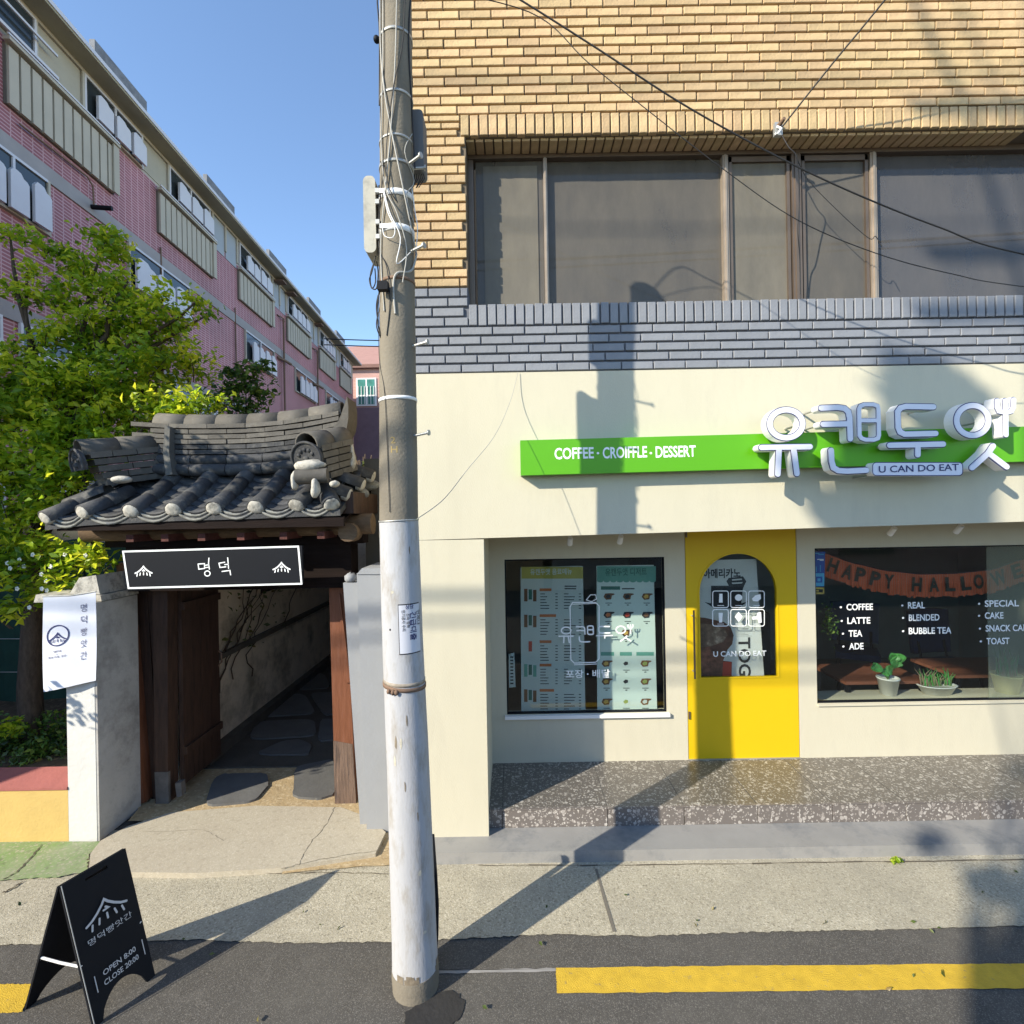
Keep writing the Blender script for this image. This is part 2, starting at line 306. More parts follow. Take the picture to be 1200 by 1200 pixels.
class MB:
    def __init__(s): s.v = []; s.f = []; s.m = []; s.mats = []; s.sm = []
    def mi(s, m):
        if m not in s.mats: s.mats.append(m)
        return s.mats.index(m)
    def add(s, verts, faces, m, smooth=False):
        b = len(s.v); s.v += [tuple(q) for q in verts]; k = s.mi(m)
        for f in faces: s.f.append(tuple(b + i for i in f)); s.m.append(k); s.sm.append(smooth)
    def box(s, x0, x1, y0, y1, z0, z1, m):
        v = [(x, y, z) for x in (x0, x1) for y in (y0, y1) for z in (z0, z1)]
        s.add(v, [(0, 1, 3, 2), (4, 6, 7, 5), (0, 4, 5, 1), (2, 3, 7, 6), (0, 2, 6, 4), (1, 5, 7, 3)], m)
    def fbox(s, fr, a0, a1, b0, b1, c0, c1, m):
        v = [fr(a, b, c) for a in (a0, a1) for c in (c0, c1) for b in (b0, b1)]
        s.add(v, [(0, 1, 3, 2), (4, 6, 7, 5), (0, 4, 5, 1), (2, 3, 7, 6), (0, 2, 6, 4), (1, 5, 7, 3)], m)
    def prism(s, pts, ext, m, m_side=None):
        n = len(pts); e = Vector(ext); a = [Vector(q) for q in pts]
        s.add(a, [tuple(range(n))], m); s.add([q + e for q in a], [tuple(reversed(range(n)))], m)
        s.add(a + [q + e for q in a], [(i, i + n, (i + 1) % n + n, (i + 1) % n) for i in range(n)], m_side or m)
    def poly(s, pts, m): s.add(pts, [tuple(range(len(pts)))], m)
    def cyl(s, p0, p1, r0, r1=None, m=None, n=12, caps=True, smooth=True):
        p0 = Vector(p0); p1 = Vector(p1); r1 = r0 if r1 is None else r1
        d = (p1 - p0).normalized(); a = d.orthogonal().normalized(); b = d.cross(a)
        V = [p + (a * math.cos(2 * PI * i / n) + b * math.sin(2 * PI * i / n)) * r for p, r in ((p0, r0), (p1, r1)) for i in range(n)]
        s.add(V, [(i, (i + 1) % n, n + (i + 1) % n, n + i) for i in range(n)], m, smooth)
        if caps: s.add(V[:n], [tuple(reversed(range(n)))], m); s.add(V[n:], [tuple(range(n))], m)
    def tube(s, path, r, m, n=6, caps=True):
        path = [Vector(q) for q in path]; N_ = len(path); V = []
        rr = r if isinstance(r, (list, tuple)) else [r] * N_
        ref = None
        for i, q in enumerate(path):
            d = (path[min(i + 1, N_ - 1)] - path[max(i - 1, 0)]).normalized()
            if ref is None: ref = d.orthogonal().normalized()
            ref = (ref - d * ref.dot(d)).normalized(); b = d.cross(ref)
            V += [q + (ref * math.cos(2 * PI * k / n) + b * math.sin(2 * PI * k / n)) * rr[i] for k in range(n)]
        F = [(i * n + k, i * n + (k + 1) % n, (i + 1) * n + (k + 1) % n, (i + 1) * n + k) for i in range(N_ - 1) for k in range(n)]
        s.add(V, F, m, True)
        if caps: s.add(V[:n], [tuple(reversed(range(n)))], m); s.add(V[-n:], [tuple(range(n))], m)
    def lathe(s, c, prof, m, n=16, smooth=True):
        c = Vector(c); V = [c + Vector((r * math.cos(2 * PI * i / n), r * math.sin(2 * PI * i / n), z)) for r, z in prof for i in range(n)]
        s.add(V, [(j * n + i, j * n + (i + 1) % n, (j + 1) * n + (i + 1) % n, (j + 1) * n + i) for j in range(len(prof) - 1) for i in range(n)], m, smooth)
    def blob(s, c, rx, ry, rz, m, nu=10, nv=6, jit=.0, half=False):
        c = Vector(c); V = []
        for j in range(nv + 1):
            t = PI * j / nv
            for i in range(nu):
                a = 2 * PI * i / nu; k = 1 + random.uniform(-jit, jit)
                V.append(c + Vector((rx * math.sin(t) * math.cos(a) * k, ry * math.sin(t) * math.sin(a) * k, rz * math.cos(t) * k)))
        s.add(V, [(j * nu + i, j * nu + (i + 1) % nu, (j + 1) * nu + (i + 1) % nu, (j + 1) * nu + i) for j in range(nv) for i in range(nu)], m, True)
    def stroke(s, fr, pts, w, c1, m, c0=None, m_side=None, closed=False, capn=6):
        L_, R_, p = stroke_outline(pts, w, closed)
        n = len(p)
        if closed:
            V = [fr(q.x, q.y, c1) for q in L_] + [fr(q.x, q.y, c1) for q in R_]
            s.add(V, [(i, (i + 1) % n, n + (i + 1) % n, n + i) for i in range(n)], m)
            if c0 is not None:
                W = [fr(q.x, q.y, c0) for q in L_] + [fr(q.x, q.y, c0) for q in R_]
                s.add(V + W, [(i, (i + 1) % n, 2 * n + (i + 1) % n, 2 * n + i) for i in range(n)] +
                      [(n + i, n + (i + 1) % n, 3 * n + (i + 1) % n, 3 * n + i) for i in range(n)], m_side or m)
            return
        out = list(L_)
        d = (p[-1] - p[-2]).normalized(); a0 = math.atan2(d.y, d.x)
        for k in range(1, capn): a = a0 + PI / 2 - PI * k / capn; out.append(p[-1] + Vector((math.cos(a), math.sin(a))) * w / 2)
        out += list(reversed(R_))
        d = (p[0] - p[1]).normalized(); a0 = math.atan2(d.y, d.x)
        for k in range(1, capn): a = a0 + PI / 2 - PI * k / capn; out.append(p[0] + Vector((math.cos(a), math.sin(a))) * w / 2)
        V = [fr(q.x, q.y, c1) for q in out]; k = len(V)
        s.add(V, [tuple(range(k))], m)
        if c0 is not None:
            W = [fr(q.x, q.y, c0) for q in out]
            s.add(V + W, [(i, (i + 1) % k, k + (i + 1) % k, k + i) for i in range(k)], m_side or m)
    def text(s, fr, body, a, b, h, m, c=.0, width=None, align='L', bold=0.0, rot=0.0, capk=.73, skew=0):
        V, F = glyphs(body, bold)
        if not V: return
        x0 = min(q[0] for q in V); x1 = max(q[0] for q in V)
        sy = h / capk; sx = sy if width is None else width / (x1 - x0)
        w = (x1 - x0) * sx; off = {'L': 0, 'C': -w / 2, 'R': -w}[align]
        cr, sr = math.cos(rot), math.sin(rot); out = []
        for x, y in V:
            X = (x - x0) * sx + off; Y_ = y * sy; X += skew * Y_
            out.append(fr(a + X * cr - Y_ * sr, b + X * sr + Y_ * cr, c))
        s.add(out, F, m)
    def build(s, name, parent=None, label=None, cat=None, group=None, kind=None, origin=None):
        me = bpy.data.meshes.new(name)
        V = s.v
        if origin is not None: V = [(x - origin[0], y - origin[1], z - origin[2]) for x, y, z in V]
        me.from_pydata(V, [], s.f)
        for m in s.mats: me.materials.append(m)
        me.polygons.foreach_set('material_index', s.m); me.polygons.foreach_set('use_smooth', s.sm)
        me.update()
        o = bpy.data.objects.new(name, me); C.objects.link(o)
        if origin is not None: o.location = origin
        if parent: o.parent = parent
        tag(o, label, cat, group, kind)
        return o

def tag(o, label=None, cat=None, group=None, kind=None):
    if label: o['label'] = label
    if cat: o['category'] = cat
    if group: o['group'] = group
    if kind: o['kind'] = kind
    return o
def thing(name, label, cat, group=None, loc=(0, 0, 0)):
    o = bpy.data.objects.new(name, None); C.objects.link(o); o.empty_display_size = .1
    o.location = loc
    return tag(o, label, cat, group)
def part(name, parent, fn, **kw):
    b = MB(); fn(b); return b.build(name, parent, **kw)
def bx(name, parent, x0, x1, y0, y1, z0, z1, m, **kw):
    b = MB(); b.box(x0, x1, y0, y1, z0, z1, m); return b.build(name, parent, **kw)
def arc(cx, cy, rx, ry, a0, a1, n):
    return [(cx + rx * math.cos(a0 + (a1 - a0) * i / n), cy + ry * math.sin(a0 + (a1 - a0) * i / n)) for i in range(n + 1)]
def circ(cx, cy, rx, ry, n=28):
    return [(cx + rx * math.cos(2 * PI * i / n), cy + ry * math.sin(2 * PI * i / n)) for i in range(n)]
def FR(Y, c=0): return Frame((0, Y, 0))

# ------------------------------------------------------------------ leaves
def leaves(name, centers, size, m, parent=None, seed=1, fold=.35, up=.5, vary=.35, val=None, **kw):
    """one mesh of folded leaves (two triangles-pairs each); a 0..1 'leaf' value per leaf picks its tint"""
    rg = np.random.default_rng(seed); c = np.asarray(centers, dtype=float); n = len(c)
    d = rg.normal(size=(n, 3)); d[:, 2] = d[:, 2] * .6 - .25; d /= np.linalg.norm(d, axis=1)[:, None]
    q = rg.normal(size=(n, 3)); q[:, 2] = abs(q[:, 2]) + up; q[:, 0] -= .55; q[:, 1] -= .65
    q -= (q * d).sum(1)[:, None] * d; q /= np.linalg.norm(q, axis=1)[:, None]
    s_ = np.cross(d, q)
    L = size * (1 + rg.uniform(-vary, vary, n))[:, None]; W = L * .27
    base = c - d * L * .5; tip = c + d * L * .5 - q * L * .1; mid = c + q * 0
    l = mid + s_ * W + q * W * fold; r = mid - s_ * W + q * W * fold
    V = np.stack([base, l, tip, r], 1).reshape(-1, 3)
    me = bpy.data.meshes.new(name); me.vertices.add(4 * n); me.vertices.foreach_set('co', V.ravel())
    idx = np.arange(n) * 4
    F = np.stack([idx, idx + 1, idx + 2, idx, idx + 2, idx + 3], 1).ravel()
    me.loops.add(6 * n); me.loops.foreach_set('vertex_index', F)
    me.polygons.add(2 * n); me.polygons.foreach_set('loop_start', np.arange(2 * n) * 3)
    me.update(calc_edges=True)
    at = me.attributes.new('leaf', 'FLOAT', 'POINT')
    lv = rg.beta(2, 2.2, n) if val is None else np.clip(np.asarray(val) + rg.normal(0, .18, n), 0, 1)
    at.data.foreach_set('value', np.repeat(lv, 4))
    me.materials.append(m); me.validate()
    o = bpy.data.objects.new(name, me); C.objects.link(o)
    if parent: o.parent = parent
    tag(o, **kw)
    return o

def q2(Y):
    return lambda u, v: (lambda p: (p.x, p.z))(P(u, v, Y))
def qs(Y, pts):
    return [q2(Y)(u, v) for u, v in pts]

# ================================================================== THE SETTING: ground
b = MB(); b.poly([(-80, -60, -.012), (80, -60, -.012), (80, 90, -.012), (-80, 90, -.012)], M_asphalt)
b.build('road', kind='structure', label='worn grey asphalt road in front of the shop')
b = MB()
edge = [P(u, v, 1) for u, v in ((-600, 1106), (0, 1106), (110, 1104), (230, 1100), (330, 1104), (450, 1103), (560, 1098), (640, 1094), (760, 1096), (860, 1092), (950, 1090), (1060, 1088), (1200, 1084), (1700, 1078))]
fr_ = []
for p in edge:
    k = CAM_H / (CAM_H - p.z); fr_.append((p.x * k, k, -.004))
fine = []
for i in range(len(fr_) - 1):
    for j in range(24):
        t = j / 24; a, c = fr_[i], fr_[i + 1]
        fine.append((a[0] + (c[0] - a[0]) * t, a[1] + (c[1] - a[1]) * t + random.uniform(-.006, .006), -.004))
for i in range(len(fine) - 1):
    a, c = fine[i], fine[i + 1]
    b.poly([a, c, (c[0], 4.3, -.004), (a[0], 4.3, -.004)], M_strip)
b.build('pavement', kind='structure', label='rough sunlit concrete strip between the road and the shop')
def ground_pt(u, v, z=0.0):
    p = P(u, v, 1); k = (CAM_H - z) / (CAM_H - p.z); return Vector((p.x * k, k, z))
# painted yellow lines, thin groove
def ground_poly(name, pts, z, m, sub=1, jit=0, **kw):
    b = MB(); w = [ground_pt(u, v, z) for u, v in pts]; out = []
    for i in range(len(w)):
        a, c = w[i], w[(i + 1) % len(w)]
        for j in range(sub):
            t = j / sub; p = a.lerp(c, t)
            if j: p += Vector((random.uniform(-jit, jit), random.uniform(-jit, jit), 0))
            out.append(p)
    b.poly(out, m); return b.build(name, **kw)
ground_poly('yellow_line', [(651, 1134), (930, 1131), (1200, 1129), (1500, 1127), (1500, 1156), (1200, 1158), (930, 1161), (653, 1164)], -.006, M_roadyellow, 26, .003,
            kind='structure', label='yellow no-parking line painted along the road in front of the shop')
ground_poly('yellow_line', [(-400, 1155), (0, 1153), (38, 1153), (26, 1186), (0, 1187), (-400, 1190)], -.006, M_roadyellow, 18, .003,
            kind='structure', label='end of the yellow line at the left beside the folding board')
ground_poly('patch_line', [(512, 1137), (651, 1134.5), (651, 1138), (512, 1141)], -.008, M_groove, 12, .004, kind='structure')
ground_poly('asphalt_patch', [(500, 1172), (530, 1160), (545, 1172), (536, 1196), (520, 1210), (478, 1210), (474, 1186)], -.007, mat('tar', (.028, .027, .027), .7, var=.3, bump=.4), 4, .012, kind='structure')
# thin expansion joint across the rough concrete
ground_poly('pavement_joint', [(697, 1018), (700, 1018), (722, 1092), (718, 1092)], -.001, mat('joint', (.16, .145, .12), .95), 4, .003, kind='structure')

# concrete apron in front of the gate
b = MB()
ap = [ground_pt(u, v, .035) for u, v in ((106, 1000), (118, 985), (150, 968), (200, 952), (300, 944), (400, 946), (432, 958), (452, 975), (440, 1000), (330, 1017), (230, 1023), (150, 1022), (104, 1020))]
b.prism(ap, (0, 0, -.045), M_apron)
b.build('concrete_apron', kind='structure', label='smooth lit concrete ramp in front of the wooden gate')
ground_poly('sandy_ground', [(150, 962), (200, 900), (250, 868), (330, 862), (440, 860), (440, 975), (330, 965)], .03, M_soil, 6, .02, kind='structure', label='sandy soil at the gate threshold')
ground_poly('soil_edge', [(420, 972), (470, 972), (470, 1012), (330, 1024), (330, 1014), (436, 1000)], .006, M_soil, 6, .012, kind='structure')
ground_poly('green_pavement', [(-500, 985), (122, 986), (104, 1001), (102, 1022), (60, 1028), (0, 1032), (-500, 1034)], .008, M_greenpaint, 10, .012, kind='structure', label='worn green painted pavement before the yellow wall')
def crack(pts, z, w=.004, seed=1):
    rg = random.Random(seed); L0 = [ground_pt(u, v, z) for u, v in pts]; P_ = []
    for i in range(len(L0) - 1):
        for j in range(7): q = L0[i].lerp(L0[i + 1], j / 7); P_.append((q.x + rg.uniform(-.006, .006), q.y + rg.uniform(-.006, .006)))
    P_.append((L0[-1].x, L0[-1].y)); b = MB()
    for i in range(len(P_) - 1): b.stroke(Frame((0, 0, z + .0004 * (i % 2)), uz=(0, 1, 0), n=(0, 0, 1)), [P_[i], P_[i + 1]], w * rg.uniform(.35, 1.3), 0, M_crack, capn=2)
    b.build('pavement_crack', kind='structure')
M_crack = mat('crack_dirt', (.10, .085, .065), .95, bump=0)
crack([(49, 990), (36, 1005), (20, 1022), (4, 1030)], .012, .010, 1); crack([(26, 1033), (14, 1041), (3, 1046)], .003, .012, 5)
crack([(392, 946), (384, 963), (376, 975), (366, 984), (354, 1004), (350, 1014)], .0365, .004, 2); crack([(330, 1018), (370, 1008), (400, 1003), (446, 996)], .0365, .004, 3)
crack([(230, 1022), (300, 1024), (380, 1022), (455, 1024)], .001, .008, 4); crack([(560, 1014), (700, 1014), (860, 1012), (1010, 1010), (1200, 1007)], .001, .010, 6)
crack([(170, 975), (240, 972), (262, 985)], .0365, .0022, 8)
# alley floor in the gate, rising gently
b = MB()
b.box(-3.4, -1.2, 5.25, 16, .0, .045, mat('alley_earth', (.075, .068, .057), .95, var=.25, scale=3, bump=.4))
b.build('alley_floor', kind='structure', label='dark earthen alley floor behind the gate')
flags = [((345, 898), (392, 888), (394, 930), (372, 936), (342, 933)), ((250, 912), (262, 906), (312, 905), (316, 918), (300, 938), (240, 944)),
         ((330, 868), (352, 866), (366, 872), (362, 884), (322, 884), (300, 882)), ((300, 845), (368, 842), (372, 862), (290, 866)), ((376, 842), (394, 842), (394, 866), (372, 868)),
         ((315, 815), (356, 812), (372, 836), (306, 840)), ((362, 812), (394, 810), (394, 836), (380, 838)), ((330, 790), (380, 788), (388, 806), (330, 809))]
for i, f in enumerate(flags):
    b = MB(); z = .05 if i < 2 else .062
    W_ = [ground_pt(u, v, z) for u, v in f]; n_ = len(W_); out = []; ctr = sum(W_, Vector()) / n_
    for k_ in range(n_):
        a_, p_, c_ = W_[k_ - 1], W_[k_], W_[(k_ + 1) % n_]
        for t_ in (0, .25, .5, .75, 1): out.append((p_.lerp(a_, .22) * (1 - t_) ** 2 + p_ * 2 * t_ * (1 - t_) + p_.lerp(c_, .22) * t_ ** 2) + Vector((random.uniform(-.008, .008), random.uniform(-.008, .008), 0)))
    out = [ctr + (q - ctr) * .985 for q in out]
    b.prism(out, (0, 0, -.03), M_flag); b.v = [(x, y, zz) for x, y, zz in b.v]
    b.build('flagstone', bpy.data.objects['alley_floor'] if i > 1 else bpy.data.objects['sandy_ground'])

# ================================================================== THE SHOP BUILDING
shop = thing('shop_building', 'two storey brick building with a cream ground floor cafe and grey painted brick band', 'building')
XL, XR = -.87, 7.0
b = MB()
b.prism([(XL, 4.0, 2.401), (XR, 4.0, 2.505), (XR, 4.0, 3.70), (XL, 4.0, 3.70)], (0, .90, 0), M_cream)
b.build('fascia', shop)
bx('pier', shop, XL, -.225, 4.0, 4.93, .08, 2.4005, M_cream)
bx('plinth', shop, XL - .02, XR, 3.81, 4.14, -.01, .08, M_greyplinth)
bx('porch_floor', shop, -.23, XR, 4.118, 4.95, .07, .232, M_terr)
xs = [P(u, 960, 4.1).x for u in (572, 589, 712, 802, 888, 976, 1062, 1149, 1236)]
while xs[-1] < XR: xs.append(xs[-1] + .58)
for i in range(len(xs) - 1):
    bx('riser_tile', bpy.data.objects['porch_floor'], xs[i] + .003, xs[i + 1] - .003, 4.100, 4.119, .082, .222, M_terrface)
for k_ in range(1, len(xs)):
    bx('floor_joint', bpy.data.objects['porch_floor'], xs[k_] - .0025, xs[k_] + .0025, 4.121, 4.848, .2321, .2334, mat('tile_grout', (.10, .095, .085), .9))
bx('step_nosing', bpy.data.objects['porch_floor'], -.22, XR, 4.094, 4.119, .2235, .2325, M_terrface)
# back wall of the porch with its openings
W1 = (-.08, 1.435, .69, 2.16); DR = (1.63, 2.69, .232, 2.52); W2 = (2.86, 5.75, .745, 2.215)
b = MB(); y0, y1 = 4.85, 4.95
b.box(-.2249, W1[0], y0, y1, .2325, 2.52, M_cream); b.box(W1[0], W1[1], y0, y1, .2325, W1[2], M_cream); b.box(W1[0], W1[1], y0, y1, W1[3], 2.52, M_cream)
b.box(W1[1], DR[0], y0, y1, .2325, 2.52, M_cream); b.box(DR[1], W2[0], y0, y1, .2325, 2.52, M_cream)
b.box(W2[0], W2[1], y0, y1, .2325, W2[2], M_cream); b.box(W2[0], W2[1], y0, y1, W2[3], 2.52, M_cream); b.box(W2[1], XR, y0, y1, .2325, 2.52, M_cream)
b.build('porch_wall', shop)
# room behind
M_room = mat('room_wall', (.36, .37, .33), .9, var=.1, scale=1.5, bump=.05)
M_roomf = mat('room_floor', (.25, .21, .17), .5, var=.2)
b = MB(); b.box(-.86, XR, 8.0, 8.1, .2, 2.6, M_room); b.box(-.86, -.80, 4.95, 8, .2, 2.6, M_room); b.box(XR - .05, XR, 4.951, 8, .2, 2.6, M_room)
b.box(-.80, XR - .05, 4.951, 8, 2.52, 2.6, M_room)
b.build('room_walls', shop)
bx('room_floor', shop, -.80, XR - .05, 4.951, 8, .15, .231, M_roomf)
bx('partition', shop, 1.50, 1.58, 4.951, 6.6, .232, 2.5, M_dark)
bx('counter', shop, 1.7, 3.3, 6.6, 7.2, .232, 1.25, mat('counter_front', (.035, .035, .038), .6))
# side wall / body
bx('side_wall', shop, XL, XL + .1, 4.93, 13, 0, 8.4, M_brick)
bx('dark_room_sheet', shop, XL + .1, XR, 5.2, 5.3, 3.7, 8.4, M_dark)  # dark sheet stands in for the unlit interior behind the upper panes
bx('roof_slab', shop, XL - .1, XR, 3.9, 13, 8.4, 8.6, M_cement)

UW = (-.314, 6.2, 4.23, 5.555)          # upper window opening
b = MB(); b.box(XL, XR, 4.02, 4.4, UW[3], 8.4, M_mortar); b.box(XL, UW[0], 4.02, 4.4, 4.375, UW[3] - .0005, M_mortar); b.box(UW[1], XR, 4.02, 4.4, 4.375, UW[3] - .0005, M_mortar)
wall_t = b.build('tan_brick_wall', shop)
b = MB(); b.box(XL, XR, 4.02, 4.4, 3.7005, UW[2], M_pmortar); b.box(XL, UW[0], 4.02, 4.4, UW[2], 4.3745, M_pmortar); b.box(UW[1], XR, 4.02, 4.4, UW[2], 4.3745, M_pmortar)
wall_p = b.build('painted_brick_wall', shop)

def brick_mesh(name, w, h, d, m, bev=.004):
    b = MB(); x, z = w / 2, h / 2
    V = [(-x, 0, -z), (x, 0, -z), (x, 0, z), (-x, 0, z), (-x, -d + bev, -z), (x, -d + bev, -z), (x, -d + bev, z), (-x, -d + bev, z),
         (-x + bev, -d, -z + bev), (x - bev, -d, -z + bev), (x - bev, -d, z - bev), (-x + bev, -d, z - bev)]
    F = [(4 + i, 4 + (i + 1) % 4, 8 + (i + 1) % 4, 8 + i) for i in range(4)] + [(i, (i + 1) % 4, 4 + (i + 1) % 4, 4 + i) for i in range(4)] + [(8, 9, 10, 11)]
    me = bpy.data.meshes.new(name); me.from_pydata(V, [], F); me.materials.append(m); me.update(); return me
BW, PITCH = .240, .250
def lay(rows, x_lo, x_hi, gaps=()):
    """running bond: rows = [(z0, z1, index)], returns (xc, zc, w, h)"""
    out = []
    for z0, z1, k in rows:
        x = x_lo - (PITCH / 2 if k % 2 else 0) + (.03 if (k // 2) % 2 else 0)
        while x < x_hi:
            a, c = max(x, x_lo), min(x + BW, x_hi)
            if c - a > .03: out.append(((a + c) / 2, (z0 + z1) / 2, c - a, z1 - z0))
            x += PITCH
    return out
def place_bricks(cells, name, me_w, parent, m, cap=300, stuff_name='bricks'):
    """bricks in the picture as parts, the rest joined as one"""
    vis = [c for c in cells if c[0] < 4.12 and c[1] < 6.72]; rest = [c for c in cells if not (c[0] < 4.12 and c[1] < 6.72)]
    vis.sort(key=lambda c: abs(c[0] - 1.5) + abs(c[1] - 4.5)); rest += vis[cap:]; vis = vis[:cap]
    h0 = .060; me = brick_mesh(name, 1, 1, .03, m, 0) if False else None
    cache = {}
    rg = random.Random(3)
    for xc, zc, w, h in vis:
        key = (round(w, 2), round(h, 3))
        if key not in cache: cache[key] = brick_mesh(name, w, h, .03, m)
        o = bpy.data.objects.new(name, cache[key]); C.objects.link(o); o.parent = parent
        o.location = (xc + rg.uniform(-.0015, .0015), 4.03 - .0005 + rg.uniform(-.003, .001), zc + rg.uniform(-.001, .001)); o.rotation_euler = (0, rg.uniform(-.004, .004), 0)
    if rest:
        b = MB()
        for xc, zc, w, h in rest: b.box(xc - w / 2, xc + w / 2, 4.0 + rg.uniform(-.002, .002), 4.0295, zc - h / 2, zc + h / 2, m)
        b.build(stuff_name, parent, kind='stuff')
J = .0150
rows = [(4.375 + i * .07375 + J / 2, 4.375 + (i + 1) * .07375 - J / 2, i) for i in range(16)]
tan = lay(rows, XL, UW[0] - .004)
rows = [(5.722 + i * .0746 + J / 2, 5.722 + (i + 1) * .0746 - J / 2, i) for i in range(35)]
tan += lay(rows, XL, XR)
tan += lay([(5.555 + i * .0555 + .007, 5.555 + (i + 1) * .0555 - .007, i) for i in range(3)], XL, UW[0] - .045)
place_bricks(tan, 'brick', None, wall_t, M_brick)
rows = [(3.703 + i * .0725 + J / 2, 3.703 + (i + 1) * .0725 - J / 2, i) for i in range(5)]
pnt = lay(rows, XL, XR)
pnt += lay([(4.0655 + i * .0774 + J / 2, 4.0655 + (i + 1) * .0774 - J / 2, i + 5) for i in range(4)], XL, UW[0] - .004)
place_bricks(pnt, 'painted_brick', None, wall_p, M_pbrick)
def soldiers(z0, z1, x0, x1, name, parent, m, pitch=.0735, depth=.035):
    me = brick_mesh(name, .0615, z1 - z0, depth, m); n = int((x1 - x0) / pitch); rg = random.Random(5); b = MB()
    for i in range(n):
        x = x0 + (i + .5) * pitch
        if x < 4.3:
            o = bpy.data.objects.new(name, me); C.objects.link(o); o.parent = parent
            o.location = (x + rg.uniform(-.0015, .0015), 4.0295 + rg.uniform(-.002, .001), (z0 + z1) / 2 + rg.uniform(-.002, .002)); o.rotation_euler = (0, rg.uniform(-.008, .008), 0)
        else: b.box(x - .031, x + .031, 4.0295 - depth, 4.0292, z0, z1, m)
    b.build(name + '_run', parent, kind='stuff')
soldiers(5.556, 5.715, -.354, XR, 'soldier_brick', wall_t, M_brick)
soldiers(4.072, 4.233, -.314, XR, 'painted_soldier_brick', wall_p, M_pbrick)
# underside of the lintel: brick ends seen from below
me = brick_mesh('lintel_brick', .0615, .15, .02, M_brick)
for i in range(60):
    o = bpy.data.objects.new('lintel_brick', me); C.objects.link(o); o.parent = wall_t
    o.location = (-.28 + i * .0735, 4.115, 5.556); o.rotation_euler = (R(90), 0, 0)

# upper window: frame, mullions, dusty panes
M_dusty = glass_mat('dusty_glass', (.5, .5, .5), haze=.70, haze_col=(.135, .125, .11), ior=1.8)
M_dusty2 = glass_mat('dusty_film_glass', (.5, .5, .5), haze=.76, haze_col=(.19, .175, .145), ior=1.7)
M_dusty3 = glass_mat('blue_glass', (.5, .52, .55), haze=.66, haze_col=(.115, .112, .115), ior=2.1)
uw = MB(); x0, x1, z0, z1 = UW
F_ = 4.20
uw.box(x0 + .002, x0 + .045, F_, F_ + .09, z0 + .04, z1 - .05, M_frame); uw.box(x0 + .002, x1, F_ - .01, F_ + .09, z1 - .05, z1 - .002, M_frame); uw.box(x0 + .002, x1, F_ - .01, F_ + .09, z0, z0 + .04, M_frame)
win = uw.build('upper_window', shop)
mull = [(.32, .032, M_frame2), (1.797, .045, M_frame2), (2.378, .075, M_frame), (3.01, .05, M_frame2), (4.55, .045, M_frame), (5.3, .05, M_frame)]
for x, w, m in mull:
    b = MB(); b.box(x - w / 2, x + w / 2, F_ - .006, F_ + .07, z0 + .0405, z1 - .0505, m); b.box(x - w * .22, x + w * .12, F_ - .016, F_ - .0065, z0 + .041, z1 - .051, m)
    b.build('mullion', win)
px = [x0 + .045] + [m_[0] for m_ in mull] + [x1]
for i in range(len(px) - 1):
    a, c = px[i], px[i + 1]
    m = [M_dusty, M_dusty, M_dusty2, M_dusty, M_dusty3, M_dusty3, M_dusty3][i]
    y = F_ + (.03 if i in (0, 2, 3) else .045)
    b = MB(); b.box(a + .018, c - .018, y, y + .006, z0 + .0405, z1 - .0505, m); b.build('pane', win)
b = MB()
a = P(566, 195, F_ + .02); c = P(635, 356, F_ + .02); b.box(a.x, c.x - .02, F_ + .022, F_ + .0285, z0 + .045, a.z, M_dusty2)
b.build('window_film', win)
b = MB()                                                   # sliding sash frames
for a, c in ((1.83, 2.33), (2.43, 2.975)):
    for q in ((a, a + .025), (c - .025, c)): b.box(q[0], q[1], F_ + .008, F_ + .029, z0 + .042, z1 - .055, M_frame)
    b.box(a, c, F_ + .008, F_ + .029, z1 - .10, z1 - .056, M_frame); b.box(a, c, F_ + .008, F_ + .029, z0 + .042, z0 + .075, M_frame)
b.build('sash', win)

# ------------------------------------------------------------------ ground floor windows and door
def shop_window(name, W, split=None):
    x0, x1, z0, z1 = W
    b = MB(); t = .012; y = 4.862
    b.box(x0, x0 + t, y, y + .04, z0, z1, M_black); b.box(x1 - t, x1, y, y + .04, z0, z1, M_black)
    b.box(x0 + t, x1 - t, y, y + .04, z0, z0 + t, M_black); b.box(x0 + t, x1 - t, y, y + .04, z1 - t, z1, M_black)
    w = b.build(name, shop)
    xs_ = [x0 + t] + ([split] if split else []) + [x1 - t]
    for i in range(len(xs_) - 1):
        bx('pane', w, xs_[i] + (.004 if i else 0), xs_[i + 1], 4.874 + .006 * i, 4.879 + .006 * i, z0 + t, z1 - t, M_glassrefl if i else M_glass)
    return w
w1 = shop_window('menu_window', W1)
w2 = shop_window('table_window', W2, P(1157, 730, 4.88).x)
b = MB(); b.box(W1[0] - .02, W1[1] + .02, 4.815, 4.849, W1[2] - .035, W1[2] - .003, M_white); b.build('sill', w1)
b = MB(); b.box(W2[0] + .0, W2[1], 4.832, 4.849, W2[2] - .022, W2[2] - .002, M_cream); b.build('sill', w2)

# door with an arched light
door_t = MB(); dx0, dx1, dz0, dz1 = DR[0] + .006, DR[1] - .006, .240, 2.515
cx, rr_, zb = 2.128, .372, 1.004; zc = 2.185 - rr_
yf, yb = 4.853, 4.90
arcp = [(cx - rr_, zb)] + [(cx + rr_ * math.cos(PI - PI * i / 28), zc + rr_ * math.sin(PI - PI * i / 28)) for i in range(29)] + [(cx + rr_, zb)]
